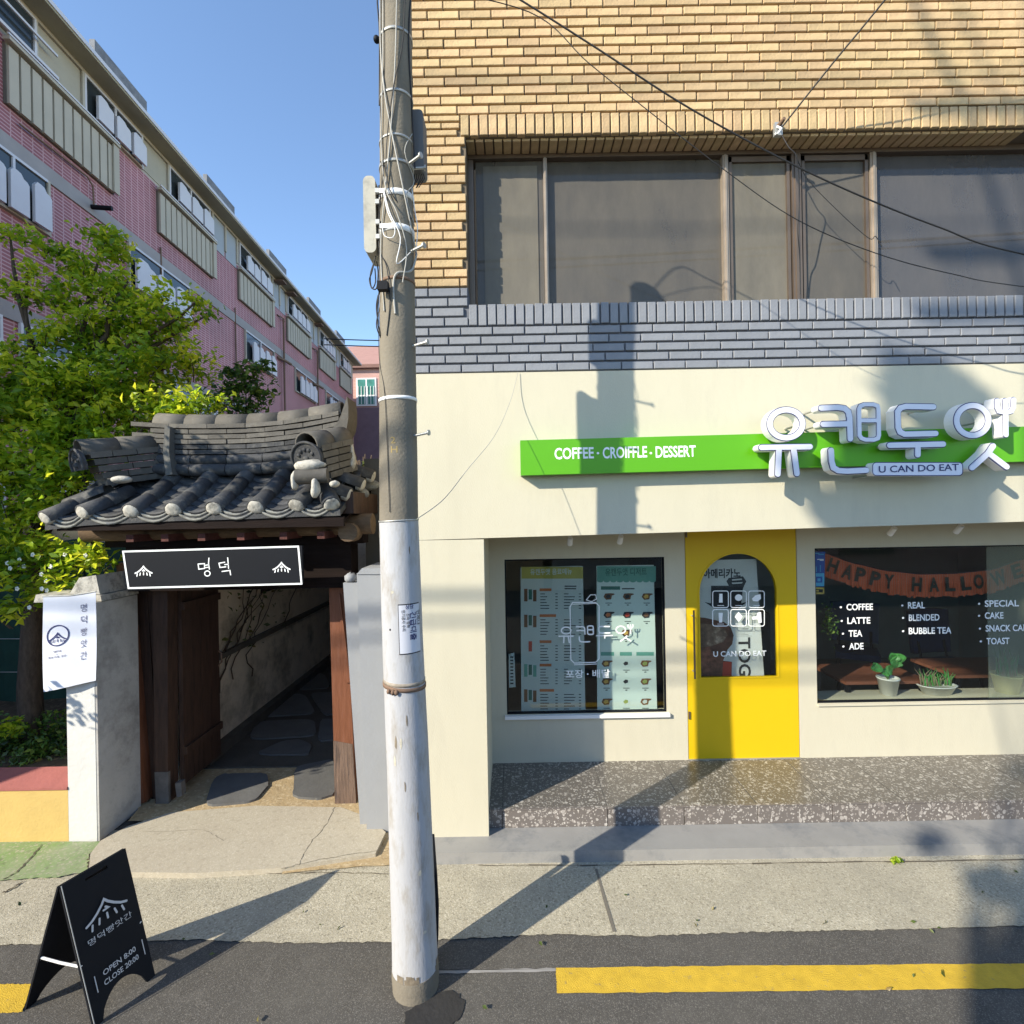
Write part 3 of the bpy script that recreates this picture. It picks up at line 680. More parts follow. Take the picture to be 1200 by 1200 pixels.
# panel split into pieces round the arch
door_t.box(dx0, dx1, yf, yb, dz0, zb, M_yellow)
for sgn, xe in ((-1, dx0), (1, dx1)):
    pts = [(xe, zb)] + [(xe, dz1)] + [(cx, dz1)] + [(cx + sgn * rr_ * math.sin(PI / 2 * i / 14), zc + rr_ * math.cos(PI / 2 * i / 14)) for i in range(15)] + [(cx + sgn * rr_, zb)]
    if sgn > 0: pts = pts[::-1]
    door_t.prism([(x, yf, z) for x, z in pts], (0, yb - yf, 0), M_yellow)
door = door_t.build('door', shop)
b = MB(); b.stroke(Frame((0, yf, 0)), arcp, .014, .006, M_yellow, c0=0.0, closed=True); b.build('arch_trim', door)
b = MB(); b.prism([(x, 4.872, z) for x, z in arcp], (0, .006, 0), M_glass); b.build('door_glass', door)
b = MB()
hx = P(813, 740, 4.80).x
b.tube([(hx, 4.79, 1.02), (hx, 4.79, 1.66)], .009, M_frame, 8)
for z in (1.08, 1.60): b.tube([(hx, 4.79, z), (hx, 4.853, z)], .006, M_steel, 6)
b.build('handle', door)
for z_ in (2.34, .62): bx('hinge', door, dx0 + .002, dx0 + .018, 4.842, 4.8528, z_, z_ + .07, M_frame)
for nm, za in (('threshold', None),):
    bx(nm, shop, DR[0], DR[1], 4.84, 4.95, .2322, .2395, M_steel)

# vinyl lettering on the glass -----------------------------------------------------------------
fY = FR(4.866)
def icon(b, fr, cx, cz, w, m, c=0.0, k=.085, rot=0):
    s = w / 2; cr, sr = math.cos(rot), math.sin(rot)
    T = lambda x, y: (cx + s * (x * cr - y * sr), cz + s * (x * sr + y * cr))
    b.stroke(fr, [T(x, y) for x, y in ((-1, -.14), (-.72, -.02), (-.42, .20), (-.16, .45), (0, .66), (.16, .45), (.42, .20), (.72, -.02), (1, -.14))], w * k, c, m)
    for x, y in ((-.74, -.22), (-.38, -.12), (0, -.08), (.38, -.12), (.74, -.22)):
        b.stroke(fr, [T(x, y), T(x - .06 * (1 if x < 0 else -1) if x else x, y - .26)], w * k * .8, c + .0003, m)
    b.stroke(fr, [T(-.12, .14), T(.12, .14), T(0, .26)], w * k * .9, c + .0002, m)
LOGO = {'A': [([(135, 0)], 0)]}
def hangul_logo(b, T, w, fr, c, m, **kw):
    """the rounded outline lettering of the shop name, T maps survey pixels to plane coordinates"""
    K = [T(217 + 68 * math.cos(2 * PI * i / 32), 200 + 58 * math.sin(2 * PI * i / 32)) for i in range(32)]
    G = []
    G.append(('yu', [(K, 1), ([T(115, 298), T(315, 295)], 0), ([T(187, 300), T(182, 408)], 0), ([T(247, 300), T(261, 406)], 0)]))
    G.append(('kaen', [([T(362, 135), T(430, 132), T(458, 136), T(474, 150), T(479, 175), T(482, 262)], 0), ([T(370, 202), T(472, 200)], 0),
                       ([T(518, 140), T(524, 126), T(540, 120), T(578, 120), T(594, 126), T(598, 140), T(600, 248), T(596, 260), T(580, 266), T(545, 266), T(528, 260), T(520, 248)], 1), ([T(520, 186), T(600, 186)], 0),
                       ([T(402, 310), T(404, 355), T(412, 382), T(432, 394), T(470, 396), T(548, 392)], 0)]))
    G.append(('du', [([T(826, 130), T(712, 128), T(690, 134), T(678, 150), T(680, 215), T(688, 234), T(706, 243), T(835, 240)], 0),
                     ([T(645, 289), T(866, 284)], 0), ([T(761, 290), T(761, 328)], 0)]))
    K2 = [T(988 + 66 * math.cos(2 * PI * i / 32), 186 + 62 * math.sin(2 * PI * i / 32)) for i in range(32)]
    G.append(('at', [(K2, 1), ([T(1090, 104), T(1090, 132), T(1098, 148), T(1124, 154), T(1148, 148), T(1157, 132), T(1158, 100)], 0), ([T(1124, 104), T(1126, 246)], 0),
                     ([T(1072, 292), T(1052, 322), T(985, 382)], 0), ([T(1058, 325), T(1128, 378)], 0)]))
    return G
# small logo on the menu window; crop (580..800, 640..850)/5.4545
def small_logo():
    T = lambda x, y: q2(4.866)(655 + (x - 115) * .083 , 732 + (y - 98) * .068)
    b = MB(); k = 0
    for nm, st in hangul_logo(b, T, 0, fY, 0, None):
        for pts, cl in st: k += 1; b.stroke(fY, pts, .013, k * .0001, M_print_w, closed=bool(cl))
    for pts in ([(671, 706), (698, 706), (702, 710), (702, 772), (698, 776), (673, 777), (669, 773), (668, 711)],):
        b.stroke(fY, qs(4.866, pts), .009, .0025, M_print_w, closed=True)
    b.stroke(fY, qs(4.866, [(671, 708), (700, 707)]), .006, .0027, M_print_w); b.stroke(fY, qs(4.866, [(673, 779), (699, 778)]), .007, .0027, M_print_w)
    b.stroke(fY, qs(4.866, [(687, 703), (692, 697), (698, 697), (699, 702), (693, 705)]), .007, .0028, M_print_w, closed=True)
    x, z = q2(4.866)(663, 794); b.text(fY, '포장 · 배달', x, z, .075, M_print_w, width=.42, bold=.02, c=.0005, capk=.88)
    b.build('window_lettering', w1)
small_logo()
b = MB()
for s, u, v, w in (('COFFEE', 992, 715, 31), ('LATTE', 993, 731, 27), ('TEA', 994.5, 746, 16), ('ADE', 995, 761, 17), ('REAL', 1064, 713, 20), ('BLENDED', 1065, 727.5, 36), ('BUBBLE TEA', 1065, 743, 50),
                   ('SPECIAL', 1154, 711, 40), ('CAKE', 1154, 725, 22), ('SNACK CAKE', 1155, 740, 54), ('TOAST', 1156, 755, 27)):
    x, z = q2(4.866)(u, v); b.text(fY, s, x, z, .062, M_print_w, width=w / 600 * 4.866, bold=.022, c=.0003)
    b.stroke(fY, [(x - .055, z + .028), (x - .052, z + .029)], .018, .0003, M_print_w)
b.build('window_lettering', w2)
b = MB()
x, z = q2(4.866)(836, 769.5); b.text(fY, 'U CAN DO EAT', x, z, .052, M_print_w, width=62 / 600 * 4.866, bold=.015, c=.0003)
def rrect(u0, v0, u1, v1, r=2.5):
    P_ = []
    for cu, cv, a0 in ((u1 - r, v0 + r, -90), (u1 - r, v1 - r, 0), (u0 + r, v1 - r, 90), (u0 + r, v0 + r, 180)):
        for k in range(4): a = R(a0 + k * 30); P_.append((cu + r * math.cos(a), cv + r * math.sin(a)))
    return P_
def DC(x, y): return 810 + x / 7.74, 645 + y / 7.74
k = 0
for r_ in range(2):
    for c_ in range(3):
        xx, yy = 195 + c_ * 163, 368 + r_ * 168; k += 1
        a = DC(xx, yy); e = DC(xx + 142, yy + 150)
        b.stroke(fY, qs(4.866, rrect(a[0], a[1], e[0], e[1])), .008, .0006, M_print_w, closed=True)
        shp = [[(60, 25), (88, 25), (90, 105), (56, 105)], circ(72, 60, 34, 30, 12), [(30, 70), (60, 40), (108, 28), (112, 70), (80, 95), (40, 92)],
               [(52, 30), (92, 30), (86, 118), (58, 118)], [(72, 20), (108, 66), (72, 112), (36, 66)], [(30, 65), (72, 62), (78, 30), (112, 22), (118, 118), (90, 124), (82, 88), (34, 92)]][k - 1]
        b.poly([fY(*q2(4.866)(*DC(xx + p, yy + q)), .0009) for p, q in shp], M_print_w)
        b.stroke(fY, qs(4.866, [DC(xx + 45, yy + 132), DC(xx + 100, yy + 132)]), .005, .0006, M_print_w)
b.build('door_lettering', door)

# ------------------------------------------------------------------ green sign board and channel letters
gs = thing('green_sign_board', 'long green sign board reading COFFEE CROIFFLE DESSERT above the cafe porch', 'sign')
gpts = [(.072, 2.61 + .277), (7.2, 2.61 + .349), (7.2, 2.61 + .613), (.072, 2.61 + .5425)]
b = MB(); b.prism([(x, 3.885, z) for x, z in gpts], (0, .113, 0), M_green); b.build('panel', gs)
b = MB(); fG = Frame((0, 3.884, 0)); x, z = q2(3.884)(650, 538)
b.text(fG, 'COFFEE', x, z, .086, M_print_w, width=46 / 600 * 3.884, bold=.022, rot=.011); x, z = q2(3.884)(706.5, 537); b.text(fG, 'CROIFFLE', x, z, .086, M_print_w, width=52 / 600 * 3.884, bold=.022, rot=.011)
x, z = q2(3.884)(768.5, 536); b.text(fG, 'DESSERT', x, z, .086, M_print_w, width=47 / 600 * 3.884, bold=.022, rot=.011)
for u in (700.5, 762.5): x, z = q2(3.884)(u, 531); b.stroke(fG, [(x, z), (x + .003, z)], .017, .0, M_print_w)
b.build('lettering', gs)

ls = thing('channel_letter_sign', 'raised white outlined Korean channel letters with a fork over the green board', 'sign')
LY_ = 3.755
fL = Frame((0, LY_, 0))
TL = lambda x, y: q2(LY_)(860 + x / 3.53, 440 + y / 3.53)
names = {'yu': 'letter', 'kaen': 'letter', 'du': 'letter', 'at': 'letter'}
M_side = mat('letter_side', (.78, .78, .78), .5, var=.02, bump=0)
for nm, st in hangul_logo(None, TL, 0, fL, 0, None):
    b = MB(); k = 0
    for pts, cl in st:
        w = 29 / 3.53 / 600 * LY_
        if nm == 'kaen' and cl: w *= .72
        if nm == 'kaen' and pts[0] == TL(520, 186): w *= .72
        if nm == 'at' and not cl and (pts[0] == TL(1090, 104) or pts[0] == TL(1124, 104)): w *= .85
        k += 1
        b.stroke(fL, pts, w, -.003 - k * .0004, M_navy, c0=-.085, m_side=M_side, closed=bool(cl), capn=8)
        b.stroke(fL, pts, w * .76, .001 + k * .0005, M_lavender, c0=-.004, m_side=M_lavender, closed=bool(cl), capn=8)
    for pts, cl in st[:2]:
        x, z = pts[0]; b.tube([(x, LY_ + .08, z), (x, 4.0, z)], .008, M_steel, 6)
    b.build('letter', ls)
b = MB()
pl = rrect(860 + 572 / 3.53, 440 + 360 / 3.53, 860 + 944 / 3.53, 440 + 414 / 3.53, 4)
P2 = qs(LY_, pl)
b.prism([(x, LY_ - .004, z) for x, z in P2][::-1], (0, .075, 0), M_lavender, M_side)
b.stroke(fL, P2, .006, .0055, M_navy, closed=True)
x, z = TL(597, 402); b.text(Frame((0, LY_ - .006, 0)), 'U CAN DO EAT', x, z, .050, M_navy, width=(928 - 597) / 3.53 / 600 * LY_, bold=.012, c=.001, rot=.012)
for x_, z_ in (P2[0], P2[8]): b.tube([(x_, LY_ + .07, z_), (x_, 4.0, z_)], .006, M_steel, 6)
b.build('name_plate', ls)

# spotlights under the porch ceiling
for u, u_t in ((668, 'left spotlight over the menu window'), (727, 'right spotlight over the menu window'), (1046, 'left spotlight over the halloween window'), (1124, 'right spotlight over the halloween window')):
    p = P(u, 630, 4.55); z = 2.401 + (p.x - XL) / (XR - XL) * .104
    t = thing('spotlight', 'small pale ' + u_t + ' under the porch ceiling', 'spotlight', 'spotlights under the porch ceiling', loc=(p.x, 4.55, z))
    b = MB(); b.cyl((0, 0, -.001), (0, 0, -.022), .03, m=M_white, n=12); b.tube([(0, 0, -.02), (0, 0, -.05)], .006, M_white, 6); b.build('mount', t)
    b = MB(); b.cyl((0, -.03, -.045), (0, .035, -.105), .022, .026, M_white, 12); b.build('lamp_head', t)

# ------------------------------------------------------------------ inside the shop
M_paper = mat('poster_paper', (.52, .58, .56), .7, var=.04, bump=0)
M_paper2 = mat('poster_paper_mint', (.60, .70, .66), .7, var=.03, bump=0)
M_mustard = mat('mustard_print', (.42, .38, .08), .7, bump=0)
M_teal = mat('teal_print', (.12, .33, .27), .7, bump=0); M_teal2 = mat('teal_dark_print', (.04, .15, .12), .7, bump=0)
M_orange = mat('orange_print', (.50, .16, .06), .7, bump=0); M_ink = mat('ink', (.03, .03, .035), .6, bump=0)
M_foodb = mat('brown_print', (.17, .08, .04), .7, bump=0); M_foody = mat('golden_print', (.62, .38, .09), .7, bump=0); M_foodg = mat('green_print', (.30, .36, .10), .7, bump=0); M_redp = mat('red_print', (.45, .05, .03), .6, bump=0)
yP = 4.93
def Q(x0, y0, sc): return lambda x, y: (x0 + x / sc, y0 + y / sc)
def poster(label, uv, m, draw):
    t = thing('menu_poster', label, 'poster')
    c = [P(u, v, yP) for u, v in uv]; b = MB(); b.prism(c, (0, .004, 0), m); b.build('sheet', t)
    b = MB(); draw(b); b.build('print', t)
    return t
def quadp(b, T, x0, y0, x1, y1, m, dy=.002):
    b.poly([P(*T(x, y), 1) * 0 + P(*T(x, y), yP - dy) for x, y in ((x0, y1), (x1, y1), (x1, y0), (x0, y0))], m)
def d1(b):
    T = Q(600, 655, 6.49)
    quadp(b, T, 72, 60, 540, 150, M_mustard); 
    fr = Frame((0, yP - .003, 0)); x, z = q2(yP - .003)(*T(140, 118)); b.text(fr, '유캔두앳 음료메뉴', x, z, .055, M_paper, width=.40, bold=.02, capk=.88)
    rg = random.Random(2)
    for y, cols in ((235, M_foodb), (432, M_foodb), (630, M_redp), (808, M_teal), (1000, M_foodb)):
        quadp(b, T, 210, y - 11, 210 + rg.choice((90, 110, 125)), y + 10, M_orange)
        for i in range(3):
            x = 92 + i * 34
            if cols is M_redp and i != 1: continue
            quadp(b, T, x, y - 8 + i * 4, x + 26, y + 88 - (i % 2) * 14, cols if i != 1 or cols is M_redp else M_teal2)
        for j in range(6):
            yy = y + 28 + j * 22
            for xa, wa in ((215, rg.randint(30, 70)), (330, 18), (395, rg.randint(30, 90)), (508, 18)):
                quadp(b, T, xa, yy, xa + wa, yy + 6, M_ink)
    quadp(b, T, 400, 203, 490, 212, M_ink); quadp(b, T, 400, 222, 488, 231, M_ink)
poster('drinks menu poster with an olive header in the left window', [(611, 835), (686, 832), (683, 663), (610, 665)], M_paper, d1)
def d2(b):
    T = Q(690, 655, 6.49)
    quadp(b, T, 62, 55, 510, 165, M_teal)
    for i in range(9):
        x = 62 + i * 49.8; c = [P(*T(x + 24.9 + 24.9 * math.cos(a), 164.8 + 14 * math.sin(a)), yP - .002) for a in [PI * k / 6 for k in range(7)]]
        b.poly(c, M_teal)
    fr = Frame((0, yP - .003, 0)); x, z = q2(yP - .003)(*T(125, 124)); b.text(fr, '유캔두앳 디저트', x, z, .07, M_teal2, width=.40, bold=.02, capk=.88)
    quadp(b, T, 92, 208, 238, 234, M_teal2); quadp(b, T, 252, 222, 348, 231, M_ink)
    def food(x, y, m, m2):
        c = [(x - 38, y + 4), (x - 26, y - 22), (x + 14, y - 24), (x + 44, y - 22), (x + 46, y - 14), (x + 26, y - 6), (x + 20, y + 22), (x - 18, y + 26)]
        b.poly([P(*T(a, q), yP - .002) for a, q in c][::-1], m2)
        c = [(x - 24, y + 2), (x - 8, y - 15), (x + 12, y - 12), (x + 14, y + 8), (x - 10, y + 17)]
        b.poly([P(*T(a, q), yP - .003) for a, q in c][::-1], m)
        quadp(b, T, x - 24, y + 48, x + 26, y + 53, M_ink); quadp(b, T, x - 8, y + 62, x + 8, y + 69, M_ink)
    for i, x in enumerate((150, 296, 440)):
        food(x, 285, (M_ink, M_ink, M_foody)[i], M_foodb); food(x, 425, (M_orange, M_redp, M_foodb)[i], M_ink)
    food(284, 562, M_foody, M_foodb)
    for x, w in ((92, 100), (236, 92), (362, 132)): quadp(b, T, x, 708, x + w, 736, M_teal)
    for y, r in ((795, (M_foody, M_ink, M_foodg)), (932, (M_foody, M_ink, M_foodg)), (1085, (M_foody, M_foodg, M_paper))):
        for i, x in enumerate((135, 285, 430)): food(x, y, r[i], (M_foodb, M_paper2, M_foodb)[i])
poster('mint dessert menu poster with pictures of food in the left window', [(700, 833), (770, 831), (766, 662), (699, 663)], M_paper2, d2)

# door poster: photo of a drink and big lettering
t = thing('cafe_poster', 'tall americano poster with a drink photo hanging behind the door glass', 'poster')
M_dpaper = mat('poster_grey_white', (.62, .63, .62), .6, var=.05, bump=0)
b = MB(); b.prism([P(u, v, 4.94) for u, v in ((806, 800), (896, 800), (886, 655), (812, 657))], (0, .004, 0), M_dpaper); b.build('sheet', t)
def D(b, pts, m, dy=.002): b.poly([P(*DC(x, y), 4.94 - dy) for x, y in pts][::-1], m)
b = MB()
D(b, [(-40, 600), (120, 610), (300, 650), (360, 700), (385, 770), (372, 850), (330, 900), (290, 1000), (370, 1010), (365, 1200), (-40, 1200)], mat('drink_photo', (.12, .05, .035), .4, var=.6, scale=9, bump=0, col2=(.32, .12, .08), c2scale=6))
D(b, [(80, 660), (200, 672), (310, 720), (330, 770), (290, 830), (180, 870), (60, 880)], mat('drink_photo_ice', (.16, .10, .07), .3, var=.6, scale=14, bump=0, col2=(.45, .33, .24), c2scale=9), .003)
D(b, [(290, 1010), (365, 1010), (365, 1200), (280, 1200)], M_redp, .003)
D(b, [(120, 468), (180, 480), (180, 320), (340, 320), (320, 280), (340, 250), (470, 235), (500, 280), (470, 345), (455, 480), (520, 460), (420, 530), (210, 525)], M_ink, .0025)
D(b, [(370, 262), (455, 255), (462, 268), (372, 275)], M_dpaper, .0035); D(b, [(365, 292), (468, 288), (460, 300), (375, 305)], M_dpaper, .0035)
fr = Frame((0, 4.936, 0)); x, z = q2(4.936)(*DC(110, 245)); b.text(fr, '아메리카노', x, z, .085, M_ink, width=.36, bold=.03, capk=.88)
x, z = q2(4.936)(*DC(430, 790)); b.text(fr, 'TOGO', x, z, .115, M_ink, width=.52, bold=.02, rot=-PI / 2)
for j in range(7):
    D(b, [(400, 690 + j * 14), (400 + 30 * (1 + j % 4) + 60, 690 + j * 14), (400 + 30 * (1 + j % 4) + 60, 694 + j * 14), (400, 694 + j * 14)], M_greycable, .003)
b.build('print', t)

# halloween banner
hb = thing('halloween_banner', 'orange paper fringe banner with black HAPPY HALLOWEEN letters strung inside the window', 'banner')
M_hor = mat('orange_paper', (.62, .13, .05), .7, var=.12, scale=8, bump=.1)
yH = 5.02
def HB(u):                                                 # top edge of banner as surveyed
    pts = [(930, 634), (966, 648), (1000, 660), (1040, 669), (1080, 673), (1120, 672), (1160, 668), (1200, 655), (1260, 628), (1320, 590)]
    for i in range(len(pts) - 1):
        if pts[i][0] <= u <= pts[i + 1][0]:
            t = (u - pts[i][0]) / (pts[i + 1][0] - pts[i][0]); t2 = t * t * (3 - 2 * t) * .4 + t * .6
            return pts[i][1] + (pts[i + 1][1] - pts[i][1]) * t2
    return pts[-1][1]
b = MB(); u = 964
while u < 1320:
    w = random.uniform(2.2, 3.4); ht = 27 + random.uniform(-1.2, 1.5); y = yH + random.uniform(-.004, .004)
    c = [P(u, HB(u), y), P(u + w * .92, HB(min(u + w, 1320)), y), P(u + w * .92, HB(min(u + w, 1320)) + ht, y + random.uniform(-.01, .01)), P(u, HB(u) + ht, y)]
    b.poly(c[::-1], M_hor); u += w
b.build('fringe', hb)
b = MB(); b.tube([P(u, HB(u), yH - .004) for u in range(930, 1320, 10)], .004, M_ink, 5); b.build('string', hb)
M_hlet = mat('black_paper_letter', (.05, .045, .03), .8, bump=0)
txt = "HAPPY HALLOWEEN"; us = [974, 991, 1007, 1024, 1041, 0, 1074, 1095, 1114, 1133, 1148, 1173, 1194, 1212, 1232]
for ch, u in zip(txt, us):
    if ch == ' ': continue
    b = MB(); y = yH - .012; a = P(u, HB(u) + 20, y); sl = math.atan2(HB(u - 6) - HB(u + 6), 12)
    b.text(Frame((0, y, 0)), ch, a.x, a.z, .135, M_hlet, width=.098 if ch != 'W' else .15, align='C', bold=.04, rot=sl)
    b.build('letter', hb)

# blue sticker on the glass
stt = thing('payment_sticker', 'narrow blue sticker with a yellow foot inside the upper left of the halloween window', 'sticker')
T = Q(945, 640, 6.31)
M_stb = mat('sticker_blue', (.025, .10, .42), .4, bump=0); M_stl = mat('sticker_cyan', (.10, .45, .70), .4, bump=0); M_sty = mat('sticker_yellow', (.62, .42, .10), .5, bump=0)
yS = 4.884
def S(b, x0, y0, x1, y1, m, dy=0): b.poly([P(*T(x, y), yS - dy) for x, y in ((x0, y1), (x1, y1), (x1, y0), (x0, y0))], m)
b = MB(); b.prism([P(*T(x, y), yS + .003) for x, y in ((55, 300), (132, 300), (138, 40), (48, 42))], (0, .003, 0), M_stb); b.build('sheet', stt)
b = MB(); S(b, 56, 200, 132, 296, M_stl); S(b, 70, 225, 118, 270, M_stb, .001); S(b, 82, 238, 104, 260, M_stl, .002); S(b, 80, 95, 128, 102, M_print_w); S(b, 100, 102, 128, 108, M_print_w); S(b, 66, 50, 96, 56, M_stl); S(b, 88, 58, 130, 64, M_stl)
S(b, 55, 305, 132, 355, M_sty); S(b, 64, 318, 122, 342, M_ink, .001); S(b, 72, 324, 92, 336, M_sty, .002); S(b, 70, 150, 76, 190, M_stl); S(b, 100, 140, 106, 190, M_stl)
b.build('print', stt)
st2 = thing('paper_slip', 'small pale printed paper strip hanging at the left edge of the menu window', 'notice')
b = MB(); T2 = Q(580, 640, 5.4545); b.prism([P(*T2(x, y), 4.90) for x, y in ((90, 905), (132, 900), (124, 680), (88, 690))], (0, .002, 0), M_paper); b.build('sheet', st2)
b = MB()
for i in range(9):
    y = 705 + i * 21; b.poly([P(*T2(x, yy), 4.898) for x, yy in ((98, y + 9), (118, y + 9), (118, y), (98, y))], M_ink)
b.build('print', st2)

# tables, chairs, potted plants inside
M_table = mat('table_top', (.20, .075, .045), .35, var=.2, scale=4, stretch=(1, 5, 5), bump=.03)
def table(x, y, w, d, h, label):
    t = thing('cafe_table', label, 'table', loc=(x, y, .232)); bx('tabletop', t, -w / 2, w / 2, -d / 2, d / 2, h - .03, h, M_table)
    for sx in (-1, 1):
        for sy in (-1, 1): bx('leg', t, sx * (w / 2 - .05) - .02, sx * (w / 2 - .05) + .02, sy * (d / 2 - .05) - .02, sy * (d / 2 - .05) + .02, 0, h - .03, M_black)
a = P(1020, 812, 5.35); table(a.x + .02, 5.42, .85, .6, .62, 'brown cafe table behind the big leafed potted plant')
a = P(1125, 806, 5.45); table(a.x + .22, 5.50, .95, .6, .64, 'brown cafe table in front of the navy chair')
def chair(x, y, rz, label):
    t = thing('cafe_chair', label, 'chair', loc=(x, y, .232)); t.rotation_euler = (0, 0, rz)
    m = mat('navy_leatherette', (.018, .03, .075), .4, var=.15, bump=.1)
    bx('seat', t, -.24, .24, -.24, .22, .42, .50, m)
    b = MB(); n = 8
    for i in range(n):
        a0, a1 = -.26 + .52 * i / n, -.26 + .52 * (i + 1) / n; f = lambda q: .24 - .35 * q * q
        b.prism([(a0, f(a0), .55), (a1, f(a1), .55), (a1 * 1.08, f(a1) + .05, 1.08 - .2 * a1 * a1), (a0 * 1.08, f(a0) + .05, 1.08 - .2 * a0 * a0)], (0, .05, 0), m)
    b.build('backrest', t)
    for sx in (-1, 1):
        for sy in (-1, 1): b = MB(); b.tube([(sx * .19, sy * .18, .43), (sx * .22, sy * .21, 0)], .016, M_black, 8); b.build('leg', t)
        b = MB(); b.tube([(sx * .18, .2, .5), (sx * .18, .24, .7)], .014, M_black, 6); b.build('post', t)
a = P(1122, 770, 6.0); chair(a.x, 6.1, R(8), 'navy cafe chair behind the table at the right')
a = P(1010, 780, 6.6); chair(a.x, 6.7, R(-30), 'dark cafe chair deep inside behind the white lettering')
def pot_plant(u, v, Y, r, h, flat, label, kind, seed, potm):
    a = P(u, v, Y); t = thing('potted_plant', label, 'potted plant', 'plants on the window ledge', loc=(a.x, Y, .7335))
    b = MB(); 
    sx = 1.6 if flat else 1
    prof = [(0, .002), (r * .72, .002), (r, h * .92), (r * 1.06, h * .92), (r * 1.06, h), (r * .93, h), (r * .9, h * .88), (0, h * .88)]
    b.lathe((0, 0, 0), prof, potm, 18)
    b.v = [(x * sx, y, z) for x, y, z in b.v]
    b.build('pot', t)
    rg = random.Random(seed)
    if kind == 'leafy':
        for dx, dz, s_, ang in ((.10, .24, .085, .5), (-.13, .15, .06, 2.6), (.02, .12, .05, 1.3), (.06, .27, .06, -.2), (-.04, .09, .045, 2.1), (.09, .17, .05, .1)):
            dz *= .72; b = MB(); b.tube([(0, 0, h * .85), (dx * .4, 0, h + dz * .5), (dx, -.01, h + dz)], .004, M_greenstem, 5); b.build('stem', t)
            b = MB(); n = 14; c = Vector((dx, -.012, h + dz)); ca, sa = math.cos(ang), math.sin(ang); V = []
            for i in range(n):
                q = 2 * PI * i / n; x, y = math.cos(q), math.sin(q) * .72; rr = s_ * (1 - .18 * math.cos(q * 1))
                V.append(c + Vector((rr * (x * ca - y * sa), -.02 * math.cos(q * 2), rr * (x * sa + y * ca))))
            b.prism(V, (0, .002, 0), M_leafbig); b.build('leaf', t)
    else:
        b = MB()
        for i in range(46):
            x = rg.uniform(-r * sx * .85, r * sx * .85); q = rg.uniform(-.5, .5); hh = rg.uniform(.06, .17) * (1.6 if kind == 'tall' else 1)
            b.tube([(x, rg.uniform(-.02, .02), h * .85), (x + q * .04, 0, h + hh * .6), (x + q * .12, rg.uniform(-.03, .03), h + hh)], [.007, .006, .001], rg.choice((M_greenstem, M_leafbig, M_dryst)), 5)
        b.build('stems', t)
M_greenstem = mat('green_stem', (.10, .17, .05), .6, var=.2, bump=0); M_leafbig = mat('broad_leaf', (.06, .24, .05), .4, var=.3, scale=20, bump=.1); M_dryst = mat('dry_stem', (.22, .17, .11), .8, bump=0)
M_pot = mat('white_pot', (.70, .70, .66), .5, var=.05, bump=.02); M_poty = mat('cream_yellow_pot', (.72, .66, .30), .5, var=.05, bump=.02)
bx('inner_sill', w2, W2[0], W2[1], 4.951, 5.22, W2[2] - .05, W2[2] - .012, M_cream)
pot_plant(1041, 821, 5.09, .095, .17, False, 'white pot with a large lobed green leaf near the left of the window ledge', 'leafy', 3, M_pot)
pot_plant(1098, 820, 5.09, .112, .09, True, 'wide low white pot of short succulents on the window ledge', 'low', 4, M_pot)
pot_plant(1180, 817, 5.09, .12, .18, False, 'cream yellow pot with a bushy plant behind the pale right pane', 'tall', 5, M_poty)
hp = thing('hanging_plant', 'small trailing green plant hanging by the left edge of the halloween window', 'plant')
a = P(972, 728, 5.05); rg = np.random.default_rng(5)
cs = np.array(a) + rg.normal(size=(150, 3)) * np.array((.035, .03, .09)); leaves('foliage', cs, .035, M_leafdark, hp, seed=4)

# ================================================================== UTILITY POLE
pole = thing('utility_pole', 'round concrete utility pole with its lower half painted white, standing before the shop corner', 'utility pole')
PY = 2.85
def pole_axis(z):
    """slightly bowed old pole: surveyed centre and radius at height z"""
    T = [(-.05, 488, 1178, .128), (.3, 485.5, 1104, .1225), (1.2, 478.5, 900, .1155), (1.9, 472, 750, .111), (2.57, 467.5, 610, .1065), (3.4, 466.2, 436, .1000), (4.3, 465, 250, .0930), (5.45, 464, 0, .086), (5.9, 464, -90, .083)]
    for i in range(len(T) - 1):
        if z <= T[i + 1][0] or i == len(T) - 2:
            t = (z - T[i][0]) / (T[i + 1][0] - T[i][0]); u = T[i][1] + (T[i + 1][1] - T[i][1]) * t; v = T[i][2] + (T[i + 1][2] - T[i][2]) * t
            return Vector((P(u, v, PY).x, PY, z)), T[i][3] + (T[i + 1][3] - T[i][3]) * t
def pole_tube(z0, z1, m, name, add=0.0, n=28, step=.12, jit=0, **kw):
    b = MB(); k = max(1, int((z1 - z0) / step)); path = []; rr = []
    for i in range(k + 1):
        c, r = pole_axis(z0 + (z1 - z0) * i / k); path.append(c); rr.append(r + add + random.uniform(-jit, jit))
    b.tube(path, rr, m, n); return b.build(name, pole, **kw)
pole_tube(-.02, .10, M_conc_pole, 'footing', add=.002, jit=.003, step=.03)
pole_tube(.10, 2.575, M_pole_white, 'white_painted_shaft', add=.0005, jit=.0006)
pole_tube(2.5752, 5.62, M_conc_pole, 'concrete_shaft', jit=.0006)
def band(v, m, h=.012, add=.004, name='band', tilt=0):
    z = P(466, v, PY).z; c, r = pole_axis(z); b = MB()
    n = 28; V = []
    for zz, rr in ((z - h, r + .0005), (z - h, r + add), (z + h, r + add), (z + h, r + .0005)):
        for i in range(n): a = 2 * PI * i / n; V.append((c.x + rr * math.cos(a), c.y + rr * math.sin(a), zz + tilt * math.cos(a)))
    b.add(V, [(j * n + i, j * n + (i + 1) % n, (j + 1) * n + (i + 1) % n, (j + 1) * n + i) for j in range(3) for i in range(n)], m, True)
    b.build(name, pole)
